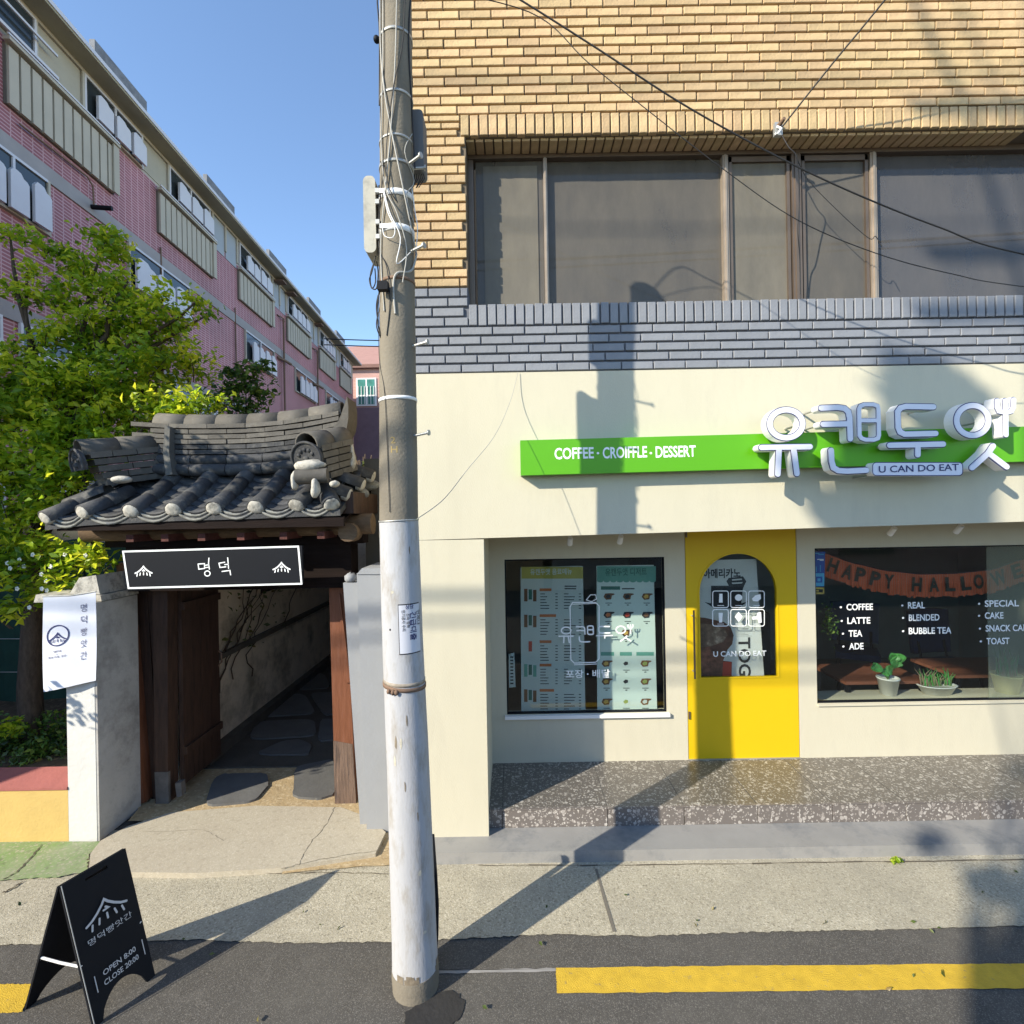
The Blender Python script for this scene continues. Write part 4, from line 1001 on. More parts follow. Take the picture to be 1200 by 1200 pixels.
for v, m, h in ((49, M_steel, .008), (120, M_steel, .007), (171, M_steel, .006), (200, M_steel, .008), (236, M_white, .016), (276, M_white, .017), (334, M_rust, .008), (470, M_white, .009), (610, M_steel, .004)): band(v, m, h, tilt=.004)
band(801, M_rust, .010, .006, 'rusty_strap', tilt=-.012)
band(796, mat('paint_edge', (.30, .26, .21), .9, var=.3, scale=30), .010, .0025, 'worn_ring', tilt=-.006)
b = MB(); c, r = pole_axis(P(466, 803, PY).z)
for dx in (-.045, -.02, .0): b.blob((c.x + dx - .02, c.y - math.sqrt(r * r - (dx - .02) ** 2) - .008, c.z + random.uniform(-.006, .006)), .012, .012, .014, M_rust, jit=.2)
b.build('rusty_bolt', pole)
def step_bolt(u, v, side, L_, az=-.35, name='step_bolt'):
    z = P(u, v, PY).z; c, r = pole_axis(z); d = Vector((side * math.cos(az), math.sin(az), .0)); a = c + d * (r - .01); e = c + d * (r + L_) + Vector((0, 0, .012))
    b = MB(); b.tube([a, e], .0075, M_steel, 8); b.cyl(e, e + d * .008, .016, m=M_steel, n=8); b.build(name, pole)
step_bolt(487, 512, 1, .085); step_bolt(443, 518, -1, .075, az=.9); step_bolt(489, 408, 1, .085); step_bolt(487, 300, 1, .09, az=-.5); step_bolt(487, 200, 1, .09, az=-.6); step_bolt(489, 195, 1, .06, az=.2)
# notices pasted on the shaft
st = MB(); zt, zb_ = P(480, 704, PY).z, P(480, 761, PY).z
def on_pole(ang, z, off=.0015): c, r = pole_axis(z); return Vector((c.x + (r + off) * math.cos(ang), c.y + (r + off) * math.sin(ang), z))
A0, A1 = R(-88), R(-22)
def pole_patch(b, a0, a1, z0, z1, m, off, n=10):
    V = []
    for i in range(n + 1):
        a = a0 + (a1 - a0) * i / n; V += [on_pole(a, z0, off), on_pole(a, z1, off)]
    b.add(V, [(2 * i, 2 * i + 2, 2 * i + 3, 2 * i + 1) for i in range(n)], m, True)
pole_patch(st, A0, A1, zb_, zt, M_ink, .0012); pole_patch(st, A0 + .03, A1, zb_ + .006, zt - .006, mat('notice_paper', (.60, .61, .66), .7, bump=0, var=.05), .0022)
st.build('notice', pole)
nt_ = MB(); H_ = zt - zb_
for k, (am, w, txt_, rot) in enumerate(((.42, .20, '대행', 0),)):
    pass
def pole_text(b, body, a, z, h, m, bold=.01, vert=True):
    V, F = glyphs(body, bold); out = []
    for x, y in V:
        if vert: X, Z = y * h, -x * h
        else: X, Z = x * h, y * h
        c, r = pole_axis(z); out.append(on_pole(a + X / r, z + Z, .0036))
    b.add(out, F, m)
pole_text(nt_, '긴급대출', A0 + .58, zt - .045, .042, M_navy, .02); pole_text(nt_, '전기공사 수리', A0 + .18, zt - .03, .020, M_ink); pole_text(nt_, '신속 정확', A0 + .40, zt - .05, .020, M_ink)
pole_text(nt_, '상담', A0 + .34, zt - .026, .026, M_navy, .015, False); pole_text(nt_, '언제나', A0 + .95, zt - .04, .03, M_ink)
nt_.build('notice_print', pole)
M_scrap = mat('paper_scrap', (.50, .47, .38), .9, var=.25, scale=30, bump=.2); M_stain = mat('pole_stain', (.20, .165, .12), .95, var=.35, scale=20, bump=.3)
rgs = random.Random(77)
for k in range(13):
    a0 = R(rgs.uniform(-165, -30)); z0 = rgs.uniform(.25, 2.5); w_, h_2 = rgs.uniform(.06, .20), rgs.uniform(.008, .045); b = MB(); V = []
    n_ = rgs.randint(5, 8)
    for i in range(n_):
        q = 2 * PI * i / n_; V.append(on_pole(a0 + w_ * math.cos(q) * rgs.uniform(.6, 1.1) * .5, z0 + h_2 * math.sin(q) * rgs.uniform(.5, 1.1), .0016))
    b.poly(V, M_scrap if k % 3 else M_stain); b.build('paper_scrap' if k % 3 else 'stain_mark', pole)
for k in range(9):
    a0 = R(rgs.uniform(-170, -10)); b = MB(); pole_patch(b, a0, a0 + rgs.uniform(.1, .35), .10, .11 + rgs.uniform(.01, .07), M_stain, .0022, 5); b.build('base_grime', pole)
b = MB(); z = P(458, 533, PY).z
for s_, dz in (('2', .05), ('H', .0)):
    V, F = glyphs(s_, .01); c, r = pole_axis(z); b.add([on_pole(R(-92) + (x - .3) * .06 / r, z + dz + y * .05, .0012) for x, y in V], F, mat('stencil_ochre', (.36, .27, .12), .9))
b.build('stencil_mark', pole)
b = MB(); c = on_pole(R(-113), P(464, 733, PY).z, 0); b.blob(c, .006, .004, .006, M_ink); b.build('drill_hole', pole)
# thin cables clipped to the shaft (parts of the pole's rigging)
def pole_cable(pts, r, m, name='rigging_cable'):
    b = MB(); path = []
    for u, v, o in pts:
        p0 = P(u, v, PY); c, rr = pole_axis(p0.z); dx = max(-1, min(1, (p0.x - c.x) / rr)) if abs(p0.x - c.x) < rr else None
        if dx is None: path.append(Vector((p0.x, PY - .02, p0.z)))
        else: path.append(Vector((c.x + dx * rr, PY - math.sqrt(max(0, 1 - dx * dx)) * rr - o, p0.z)))
    sm = []
    for i in range(len(path) - 1):
        for j in range(5):
            t = j / 5; p0, p1, p2, p3 = path[max(i - 1, 0)], path[i], path[i + 1], path[min(i + 2, len(path) - 1)]
            sm.append(.5 * ((2 * p1) + (-p0 + p2) * t + (2 * p0 - 5 * p1 + 4 * p2 - p3) * t * t + (-p0 + 3 * p1 - 3 * p2 + p3) * t ** 3))
    sm.append(path[-1]); b.tube(sm, r, m, 6); b.build(name, pole)
M_gcab = mat('grey_sheath', (.38, .37, .34), .6, var=.1, bump=0)
pole_cable([(449, -40, .01), (449, 60, .01), (455, 120, .012), (462, 160, .012), (474, 220, .014), (482, 262, .014), (489, 300, .012)], .0045, M_gcab)
pole_cable([(470, -40, .01), (468, 80, .01), (463, 170, .012), (456, 240, .014), (450, 300, .012), (455, 372, .008)], .004, M_gcab)
pole_cable([(455, 236, .02), (462, 262, .02), (474, 290, .02), (470, 320, .015), (484, 300, .015)], .003, M_white)
pole_cable([(453, 276, .02), (456, 288, .02), (466, 291, .02), (468, 280, .02), (460, 262, .02), (455, 240, .02)], .0025, M_white)
pole_cable([(489, 300, .012), (484, 322, .01), (470, 330, .008), (466, 345, .006), (468, 376, .004)], .006, M_gcab)
pole_cable([(447, 50, .012), (447, 110, .01), (452, 200, .01), (449, 260, .015), (447, 330, .015), (447, 420, .01), (456, 470, .005), (462, 600, .004)], .002, M_blackcable)
pole_cable([(484, 225, .02), (487, 250, .02), (490, 270, .02), (488, 300, .015)], .003, M_white)
for pts in ([(446, 128, .01), (446, 44, .015), (443, 0, .01), (444, -50, .01)], [(482, 0, .01), (481, 60, .01), (484, 140, .01), (487, 200, .012)]): pole_cable(pts, .0045, M_blackcable)
for pts, rr_ in (([(452, -40, .01), (453, 80, .012), (451, 180, .014), (458, 236, .02), (470, 262, .02), (480, 300, .018), (476, 340, .012)], .0035), ([(478, -40, .01), (476, 60, .012), (466, 120, .014), (458, 190, .016), (462, 236, .02), (484, 262, .016)], .003),
                 ([(450, 200, .015), (455, 215, .02), (450, 240, .02), (446, 262, .015), (448, 300, .012), (458, 322, .01), (462, 360, .006), (458, 400, .004)], .003), ([(484, 160, .015), (478, 190, .018), (486, 215, .018), (480, 240, .02), (487, 268, .016)], .0028)):
    pole_cable(pts, rr_, M_gcab if rr_ != .003 else M_blackcable)
b = MB(); a = P(443, 52, PY); b.blob((a.x, PY - .03, a.z), .018, .02, .02, M_black); a = P(450, 336, PY - .12); b.box(a.x - .03, a.x + .025, PY - .15, PY - .11, a.z - .025, a.z + .02, M_black); b.build('cable_clamp', pole)
b = MB(); c, r = pole_axis(5.62); b.lathe((c.x, c.y, 5.6205), [(r + .003, -.02), (r + .006, 0), (r * .8, .05), (r * .4, .075), (0, .08)], M_conc_pole, 24); b.build('pole_cap', pole)

# terminal boxes strapped to the pole
def rounded_box(b, w, d, h, r, m, cx=0, cy=0, cz=0):
    """upright box with rounded top and bottom ends, extruded along x"""
    pts = []
    for yy, zz, a0 in ((d / 2 - r, h / 2 - r, 0), (-d / 2 + r, h / 2 - r, 90), (-d / 2 + r, -h / 2 + r, 180), (d / 2 - r, -h / 2 + r, 270)):
        for k in range(6): a = R(a0 + k * 18); pts.append((yy + r * math.cos(a), zz + r * math.sin(a)))
    return pts
tb = thing('terminal_box', 'pale oblong telecom box on the left side of the utility pole', 'utility box')
a = P(446, 258, 2.86); pts = rounded_box(None, .0, .085, .42, .032, None); b = MB()
M_box = mat('box_plastic', (.40, .385, .33), .55, var=.06, scale=6, bump=.03, col2=(.28, .27, .235), c2scale=8)
b.prism([(a.x - .045 + p, 2.80, a.z + q) for p, q in [(x * .78, y) for x, y in pts]], (0, .16, 0), M_box); b.build('cover', tb)
b = MB(); b.box(a.x + .0, a.x + .045, 2.82, 2.94, a.z - .18, a.z + .17, mat('box_back', (.16, .15, .14), .7)); b.build('back_plate', tb)
for dz in (-.13, -.05, .06, .12): bx('latch', tb, a.x - .01, a.x + .012, 2.783, 2.7995, a.z + dz - .012, a.z + dz + .012, M_steel)
for dz in (.10, -.09): b = MB(); b.box(a.x + .02, a.x + .075, 2.755, 2.77, a.z + dz - .012, a.z + dz + .012, M_white); b.build('bracket', tb)
tb2 = thing('terminal_box', 'grey rounded box on the right side of the utility pole', 'utility box')
a = P(490, 173, 3.0); b = MB(); pts = rounded_box(None, 0, .085, .34, .025, None); M_box2 = mat('box_grey', (.14, .145, .155), .6, var=.08, bump=.03)
b.prism([(a.x + p, 2.93, a.z + q) for p, q in pts], (0, .13, 0), M_box2); b.build('cover', tb2)
b = MB()
for k in range(7): b.tube([(a.x - .03 + k * .01, 2.98, a.z - .165), (a.x - .032 + k * .012, 2.97, a.z - .20), (a.x - .05 + k * .01 + random.uniform(-.01, .01), 2.96, a.z - .26)], .0028, M_blackcable, 5)
b.build('cable_tail', tb2)
bx('bracket', tb2, a.x - .06, a.x - .03, 2.95, 2.99, a.z - .05, a.z + .05, M_steel)
# loose black wires hanging below left box
def wire(name, pts, r, m, label, cat='cable', group=None, sub=8):
    pts = [Vector(p) for p in pts]; sm = []
    for i in range(len(pts) - 1):
        for j in range(sub):
            t = j / sub; p0, p1, p2, p3 = pts[max(i - 1, 0)], pts[i], pts[i + 1], pts[min(i + 2, len(pts) - 1)]
            sm.append(.5 * ((2 * p1) + (-p0 + p2) * t + (2 * p0 - 5 * p1 + 4 * p2 - p3) * t * t + (-p0 + 3 * p1 - 3 * p2 + p3) * t ** 3))
    sm.append(pts[-1]); b = MB(); b.tube(sm, r, m, 6); return b.build(name, None, label, cat, group)
b = MB()
for pts in ([(440, 300), (436, 318), (433, 328), (436, 338), (440, 330), (439, 312)], [(444, 296), (446, 330), (443, 350), (442, 372), (444, 388)], [(447, 290), (449, 330), (446, 356), (441, 380), (446, 396)], [(438, 308), (434, 322), (435, 336), (441, 338), (443, 320), (441, 304)], [(443, 346), (441, 362), (445, 392), (447, 398)]):
    w = [P(u, v, 2.80 + random.uniform(-.02, .04)) for u, v in pts]; sm = []
    for i in range(len(w) - 1):
        for j in range(5):
            t = j / 5; p0, p1, p2, p3 = w[max(i - 1, 0)], w[i], w[i + 1], w[min(i + 2, len(w) - 1)]
            sm.append(.5 * ((2 * p1) + (-p0 + p2) * t + (2 * p0 - 5 * p1 + 4 * p2 - p3) * t * t + (-p0 + 3 * p1 - 3 * p2 + p3) * t ** 3))
    b.tube(sm, .0035, M_blackcable, 5)
b.build('cable_coil', None, 'tangle of loose black wires hanging under the pale box on the pole', 'cable')
# overhead cables
pt = pole_axis(5.6)[0]
cA = [pt, P(545, -38, 2.95), P(610, 0, 3.0), P(700, 57, 3.05), P(800, 122, 3.1), P(908, 182, 3.15), P(1000, 226, 3.2), P(1100, 266, 3.25), P(1200, 298, 3.3), P(1500, 352, 3.5), P(2400, 330, 4.2)]
wire('overhead_cable', cA, .0055, M_blackcable, 'thicker black cable running from the pole top down to the right across the upper windows')
cB = [pt + Vector((0, 0, -.03)), P(620, 14, 3.0), P(690, 74, 3.02), P(760, 130, 3.05), P(850, 200, 3.1), P(935, 258, 3.15), P(1030, 298, 3.2), P(1120, 322, 3.25), P(1200, 336, 3.3), P(1500, 372, 3.5), P(2400, 350, 4.2)]
wire('overhead_cable', cB, .003, M_blackcable, 'thinner black cable sagging below the thick one in front of the upper windows')
cC = [P(914, 152, 3.93), P(972, 79, 3.72), P(1037, 0, 3.5), P(914, 152, 3.93).lerp(P(1037, 0, 3.5), 2.2), P(914, 152, 3.93).lerp(P(1037, 0, 3.5), 6.0)]
wire('overhead_cable', cC, .006, M_blackcable, 'black cable rising from the wall bracket to the upper right')
wire('dangling_wire', [P(916, 158, 3.93), P(924, 172, 3.9), P(934, 186, 3.9), P(937, 230, 3.98), P(935, 268, 4.02), P(937, 300, 4.1), P(938, 345, 4.14)], .004, M_blackcable, 'black wire hanging from the bracket down the middle window mullion')
wire('dangling_wire', [P(934, 186, 3.9), P(948, 212, 3.97), P(985, 250, 3.98), P(1018, 279, 3.98), P(1026, 277, 3.98), P(1034, 290, 3.98)], .003, M_blackcable, 'black wire sagging from the bracket across the pane right of centre')
wire('service_wire', [P(607, 436, 3.985), P(598, 470, 3.9), P(580, 510, 3.6), P(548, 550, 3.3), P(520, 585, 3.0), P(489, 608, 2.80)], .0022, M_gcab, 'thin grey wire looping from the white pole to the cream wall')
wire('far_wire', [P(380, 397, 20), P(447, 399, 20), P(520, 398, 20)], .02, M_blackcable, 'upper thin wire crossing the sky above the far pink house')
wire('far_wire', [P(380, 404, 20), P(447, 406, 20), P(520, 405, 20)], .02, M_blackcable, 'lower thin wire crossing the sky above the far pink house')
# bracket with white insulator on the wall
br = thing('cable_bracket', 'small metal bracket with a white insulator on the brick lintel', 'bracket')
a = P(913, 150, 3.96); b = MB(); b.box(a.x - .03, a.x + .03, 3.965, 3.994, a.z - .05, a.z + .05, M_steel); b.tube([(a.x - .02, 3.97, a.z - .04), (a.x - .045, 3.93, a.z - .065)], .008, M_white, 6); b.build('plate', br)
b = MB(); b.cyl((a.x + .0, 3.965, a.z + .02), (a.x + .01, 3.90, a.z + .03), .018, .013, M_rust, 10); b.build('insulator', br)
b = MB(); b.tube([(a.x - .015, 3.96, a.z + .01), (a.x + .0, 3.925, a.z - .03), (a.x - .03, 3.93, a.z - .07)], .009, M_white, 6); b.build('clamp', br)

# black folded board behind the pole
fb = thing('folded_sign_board', 'black board mostly hidden behind the base of the utility pole', 'sign board')
b = MB(); v = [P(u, v_, 3.02) for u, v_ in ((499, 1136), (512, 1134), (513, 1100), (513, 1068), (510, 1030), (506, 990), (499, 990))]
zmin = min(p.z for p in v)
b.prism([(p.x, p.y + .10 * ((p.z - .0) / .8), max(p.z, -.01)) for p in v], (0, .02, 0), M_black); b.build('panel', fb)

# ================================================================== A-FRAME SIGN
af = thing('sandwich_board', 'black folding sandwich board with a white roof emblem standing at the lower left', 'sign board')
FL, FR_, RL = ground_pt(110, 1206, -.012), ground_pt(182, 1143, -.012), ground_pt(28, 1183, -.012)
RR = RL + (FR_ - FL)
TLp = P(70, 1040, (FL.y + RL.y) / 2); TRp = P(147, 993, (FR_.y + RR.y) / 2)
hz = (TLp.z + TRp.z) / 2; TLp.z = TRp.z = hz
def board(A, B, TA, TB, th, flip):
    """panel with an arched foot and a handle slot; A,B = bottom corners, TA,TB = top corners"""
    ux = (B - A); uz = (TA - A) ; n = ux.cross(uz).normalized() * (1 if not flip else -1)
    W_ = ux; b = MB()
    f = lambda s, t: A + (TA - A) * t + (B + (TB - B) * t - A - (TA - A) * t) * s
    th_ = n * -th
    arch = [(.14 + .72 * (i / 14), .16 * math.sin(PI * i / 14) ** .6) for i in range(15)]
    low = [(0, 0), (.14, 0)] + arch[1:-1] + [(.86, 0), (1, 0), (1, .5), (0, .5)]
    b.prism([f(*q) for q in low], th_, M_black)
    s0, s1, t0, t1 = .34, .68, .935, .958
    for pts in ([(0, .5), (1, .5), (1, t0), (0, t0)], [(0, t0), (s0, t0), (s0, t1), (0, t1)], [(s1, t0), (1, t0), (1, t1), (s1, t1)], [(0, t1), (1, t1), (1, 1), (0, 1)]):
        b.prism([f(*q) for q in pts], th_, M_black)
    return b, f, n
b, f, n = board(FL, FR_, TLp, TRp, .012, False); b.build('front_panel', af)
b2, f2, n2 = board(RL, RR, TLp + Vector((-.015, 0, 0)), TRp + Vector((-.015, 0, 0)), .012, True); b2.build('rear_panel', af)
# print on front
b = MB()
class PF:                                                   # frame over the panel, metres-like units: width 1, height h
    def __init__(s, f, n, k, off): s.f = f; s.n = n; s.k = k; s.off = off
    def __call__(s, a, b_, c=0): return s.f(a, b_ / s.k) + s.n * (c + s.off)
hp_ = (TLp - FL).length / (FR_ - FL).length
nn = n if (f(.5, .5) + n).x > f(.5, .5).x else -n
F2 = PF(f, nn, hp_, .0135)
M_chalk = mat('board_print', (.55, .56, .58), .6, var=.1, bump=0)
icon(b, F2, .50, .66 * hp_, .62, M_chalk, 0, .06)
b.text(F2, '명덕빵앗간', .50, .515 * hp_, .10, M_chalk, width=.68, align='C', bold=-.002, c=0, capk=.88)
b.text(F2, 'OPEN 8:00', .52, .27 * hp_, .085, M_chalk, width=.52, align='C', bold=.01); b.text(F2, 'CLOSE 20:00', .52, .205 * hp_, .085, M_chalk, width=.55, align='C', bold=.01)
b.stroke(F2, [(.14, .20 * hp_), (.14, .31 * hp_)], .014, 0, M_chalk); b.stroke(F2, [(.90, .20 * hp_), (.90, .31 * hp_)], .014, 0, M_chalk)
b.build('lettering', af)
b = MB(); a0, a1 = f2(.03, .42), f(.03, .42); b.tube([a0, a0.lerp(a1, .5) + Vector((0, 0, -.004)), a1], .007, M_white, 6); b.build('strap', af)
b = MB(); a0, a1 = f2(.97, .42), f(.97, .42); b.tube([a0, a1], .007, M_white, 6); b.build('strap', af)
b = MB(); b.tube([f(0, 0) + nn * .013, f(0, 1) + nn * .013], .0025, M_greycable, 5); b.build('edge_strip', af)

# ================================================================== LEFT SIDE: pillars, walls, planter
wp = thing('white_pillar', 'white painted wall end left of the gate with a grey cement side', 'pillar')
b = MB()
fx0, fx1 = P(79, 880, 4.15).x, P(112, 880, 4.15).x
bk = P(150, 945, 4.62)
base = [(fx0, 4.15), (fx1, 4.15), (fx1 + .01, 4.60), (fx0, 4.60)]
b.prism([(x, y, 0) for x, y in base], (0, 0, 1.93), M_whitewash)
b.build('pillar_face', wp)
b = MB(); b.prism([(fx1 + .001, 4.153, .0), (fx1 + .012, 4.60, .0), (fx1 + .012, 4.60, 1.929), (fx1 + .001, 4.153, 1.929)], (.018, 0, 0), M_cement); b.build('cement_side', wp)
b = MB(); b.prism([(fx0 - .30, 4.2, 1.935), (fx1 + .03, 4.2, 1.935), (fx1 + .02, 4.2, 1.985), (fx0 - .28, 4.2, 2.0)], (0, .42, 0), M_lime); b.build('coping', wp)
b = MB(); b.prism([(fx0 - .02, 4.22, 2.0), (fx1 - .0, 4.22, 1.99), (fx1 - .03, 4.22, 2.15), (fx0 + .06, 4.22, 2.13)], (0, .3, 0), M_lime); b.build('mortar_lump', wp)
pw = thing('planter_wall', 'low yellow painted wall with a dull red sloping cap at the left edge', 'wall')
x1w = fx0 - .002
bx('yellow_face', pw, -7.5, x1w, 4.15, 4.36, 0, .425, M_yellowwall)
b = MB(); b.prism([(-7.5, 4.14, .4255), (-7.5, 4.14, .445), (-7.5, 4.36, .51), (-7.5, 4.37, .50), (-7.5, 4.37, .4255)], (x1w + 7.5, 0, 0), M_redcap); b.build('red_cap', pw)
b = MB(); b.box(-7.6, -3.46, 4.3605, 9.5, -.01, .47, M_earth); b.build('garden_bed', None, 'raised garden soil behind the yellow wall', None, None, 'structure')
# dark green netting fence behind the garden
nf = thing('netting_fence', 'dark green netting stretched on posts behind the garden plants', 'fence')
b = MB(); n = 24
for i in range(n):
    xa, xb_ = -7.6 + 4.1 * i / n, -7.6 + 4.1 * (i + 1) / n; ya, yb2 = 6.1 + .05 * math.sin(i * 1.1), 6.1 + .05 * math.sin((i + 1) * 1.1)
    b.prism([(xa, ya, .47), (xb_, yb2, .47), (xb_, yb2, 2.35 + .03 * math.sin(i + 1)), (xa, ya, 2.35 + .03 * math.sin(i))], (0, .006, 0), M_mesh)
b.build('netting', nf)
for x in (-7.3, -6.2, -5.1, -4.0): b = MB(); b.cyl((x, 6.06, .4), (x, 6.06, 2.5), .025, m=mat('fence_post', (.05, .09, .07), .6), n=8); b.build('post', nf)
b = MB()
for z in (1.25, .86, 2.1): b.tube([(-7.6, 6.02, z), (-5.5, 6.0, z - .03), (-3.5, 6.02, z)], .005, M_greycable, 5)
b.build('rope', nf)
# hanging cloth banner
hb2 = thing('cloth_banner', 'white hanging cloth banner with a round roof emblem and brush lettering on the pillar', 'banner')
b = MB(); n = 10; m_ = 8; yB = 4.10
c00, c10, c11, c01 = P(51, 811, yB), P(111, 798, yB), P(112, 694, yB), P(50, 700, yB)
def bf(s, t, c=0):
    p = c00.lerp(c10, s).lerp(c01.lerp(c11, s), t); p.y += -.012 * math.sin(s * 5) * (1 - t * .6) - .006 * math.sin(t * 4 + s * 3) - c; p.z += -.012 * math.sin(PI * s) * t; return p
V = [bf(i / n, j / m_) for j in range(m_ + 1) for i in range(n + 1)] + [bf(i / n, j / m_, -.002) for j in range(m_ + 1) for i in range(n + 1)]; k = (n + 1) * (m_ + 1)
b.add(V, [(j * (n + 1) + i, j * (n + 1) + i + 1, (j + 1) * (n + 1) + i + 1, (j + 1) * (n + 1) + i) for j in range(m_) for i in range(n)] + [(k + j * (n + 1) + i, k + (j + 1) * (n + 1) + i, k + (j + 1) * (n + 1) + i + 1, k + j * (n + 1) + i + 1) for j in range(m_) for i in range(n)], mat('banner_cloth', (.68, .71, .80), .8, var=.05, scale=3, bump=.05), True)
b.build('cloth', hb2)
b = MB()
FB = lambda a, b_, c=0: bf(a, b_ / 1.75, .004 + c)
b.stroke(FB, [(x, y) for x, y in circ(.30, 1.02, .20, .19, 32)], .022, 0, M_navy, closed=True)
icon(b, FB, .30, .96, .32, M_navy, .0006, .075)
b.text(FB, '명덕', .30, .705, .040, M_navy, width=.14, align='C', bold=.01, capk=.88); b.text(FB, '&', .30, .655, .025, M_navy, align='C'); b.text(FB, '빵과 커피, 앗간', .30, .60, .040, M_navy, width=.34, align='C', bold=.01, capk=.88)
for i, ch in enumerate('명덕빵앗간'): b.text(FB, ch, .77, 1.42 - i * .235, .15, M_navy, width=.11, align='C', bold=-.005, capk=.88)
b.build('lettering', hb2)
b = MB(); b.tube([bf(-.01, 1.0) + Vector((0, 0, .005)), bf(.5, 1.0) + Vector((0, 0, .004)), bf(1.01, 1) + Vector((0, 0, .005))], .006, M_greycable, 5); b.build('rod', hb2)

# grey boarded pillar right of the gate
gp = thing('grey_pillar', 'grey painted wall end between the timber gate and the utility pole', 'pillar')
b = MB(); b.prism([P(418, 672, 4.19), P(430, 977, 4.19), P(475, 977, 4.19), P(475, 672, 4.19)][::-1], (0, .5, 0), M_greypillar); b.build('board', gp)
b = MB(); b.prism([P(402, 683, 4.26), P(422, 966, 4.26), P(431.5, 966, 4.26), P(419.5, 683, 4.26)][::-1], (0, .42, 0), M_greypillar); b.build('side_board', gp)
b = MB(); a = P(438, 668, 4.2); b.prism([P(418, 673, 4.18), P(476, 673, 4.18), P(476, 666, 4.18), P(424, 666, 4.18)], (0, .5, 0), M_greypillar); b.build('cap', gp)
b = MB(); a = P(411, 677, 4.3); b.blob(a, .05, .06, .045, M_greypillar, 8, 5, .15); b.build('mortar_lump', gp)

mat('weathered_grey', (.13, .12, .11), .9, var=.3, scale=10, bump=.4)
# ================================================================== THE TIMBER GATE
gate = thing('tiled_gate', 'old timber gate with a black tiled roof and white mortar tile ends', 'gate')
def EZ(x):                                                   # eave height along the front
    T = [(-3.75, 2.635), (-3.385, 2.672), (-3.0, 2.686), (-2.67, 2.695), (-2.02, 2.702), (-1.7, 2.712), (-1.3, 2.715)]
    for i in range(len(T) - 1):
        if x <= T[i + 1][0]: t = max(0, (x - T[i][0]) / (T[i + 1][0] - T[i][0])); return T[i][1] + (T[i + 1][1] - T[i][1]) * t
    return T[-1][1]
def SF(x, t, o=0.0):                                         # front slope: eave t=0, ridge t=1, o = lift off the bed
    return Vector((x, 4.02 + .66 * t - o * .5, EZ(x) + .40 * t - .035 * math.sin(PI * t) + o * .86))
YR = 4.68
bed = MB(); xs_ = [-3.70 + i * .1 for i in range(24)] + [-1.36]
for i in range(len(xs_) - 1):
    a, c = xs_[i], xs_[i + 1]
    for j in range(5):
        t0, t1 = j / 5, (j + 1) / 5
        bed.prism([SF(a, t0, -.07), SF(c, t0, -.07), SF(c, t1, -.07), SF(a, t1, -.07)], (0, 0, -.05), M_tile)
bed.prism([(-3.70, YR, 3.02), (-1.36, YR, 3.02), (-1.36, 5.36, 2.62), (-3.70, 5.36, 2.62)], (0, 0, -.06), M_tile)
bed.build('roof_bed', gate)
def half_tile(b, p0, p1, r0, r1, m, n=10, full=False, up=Vector((0, 0, 1))):
    """convex cover tile: thick half cylinder from p0 (low) to p1 (high)"""
    d = (p1 - p0).normalized(); s = d.cross(up).normalized(); u = s.cross(d).normalized(); V = []
    for p, r in ((p0, r0), (p1, r1)):
        for rr in (r, r - .014):
            for i in range(n + 1):
                a = -.25 + (PI + .5) * i / n; V.append(p + s * math.cos(a) * rr + u * math.sin(a) * rr)
    k = n + 1; F = []
    for i in range(n):
        F += [(i, i + 1, 2 * k + i + 1, 2 * k + i), (k + i + 1, k + i, 3 * k + i, 3 * k + i + 1), (i + 1, i, k + i, k + i + 1), (2 * k + i, 2 * k + i + 1, 3 * k + i + 1, 3 * k + i)]
    b.add(V, F, m, True)
def run_cover(fn, n, r=.069, name='cover_tile', m=M_tile, cap=True):
    for k in range(n):
        t0 = k / n; t1 = min(1.0, (k + 1.10) / n); b = MB(); half_tile(b, fn(t0), fn(t1), r + .004, r - .003, m); b.build(name, gate)
    if cap:
        d = (fn(.1) - fn(0)).normalized(); b = MB(); p = fn(0)
        s = d.cross(Vector((0, 0, 1))).normalized(); u = s.cross(d).normalized(); V = [p - d * .018 - u * .005]; N_ = 14
        rings = [(.040, -.010), (.060, -.005), (.068, .010), (.066, .045)]
        for rr, dd in rings:
            for i in range(N_):
                a = 2 * PI * i / N_; k = rr * (1 + random.uniform(-.05, .05)); sv = math.sin(a); V.append(p + d * (dd + random.uniform(-.004, .004)) + s * math.cos(a) * k + u * (sv * k if sv > 0 else sv * k * .75))
        F = [(0, 1 + (i + 1) % N_, 1 + i) for i in range(N_)] + [(1 + j * N_ + i, 1 + j * N_ + (i + 1) % N_, 1 + (j + 1) * N_ + (i + 1) % N_, 1 + (j + 1) * N_ + i) for j in range(3) for i in range(N_)]
        b.add(V, F, M_lime, True); b.build('mortar_cap', gate)
cov_x = [-3.005, -2.67, -2.35, -2.02]
for x in cov_x: run_cover(lambda t, x=x: SF(x, t * .98, -.03), 3)
run_cover(lambda t: SF(-1.70, t * .42, -.03) + Vector((.05 * t, 0, .02 * t)), 1)
run_cover(lambda t: SF(-1.42, t * .42, -.03) + Vector((-.16 * t, 0, .05 * t)), 1)
run_cover(lambda t: SF(-3.385, t * .55, -.03) + Vector((.12 * t, 0, .01)), 2)
run_cover(lambda t: SF(-3.68, t * .60, -.03) + Vector((.16 * t, 0, .03 * t)), 2)
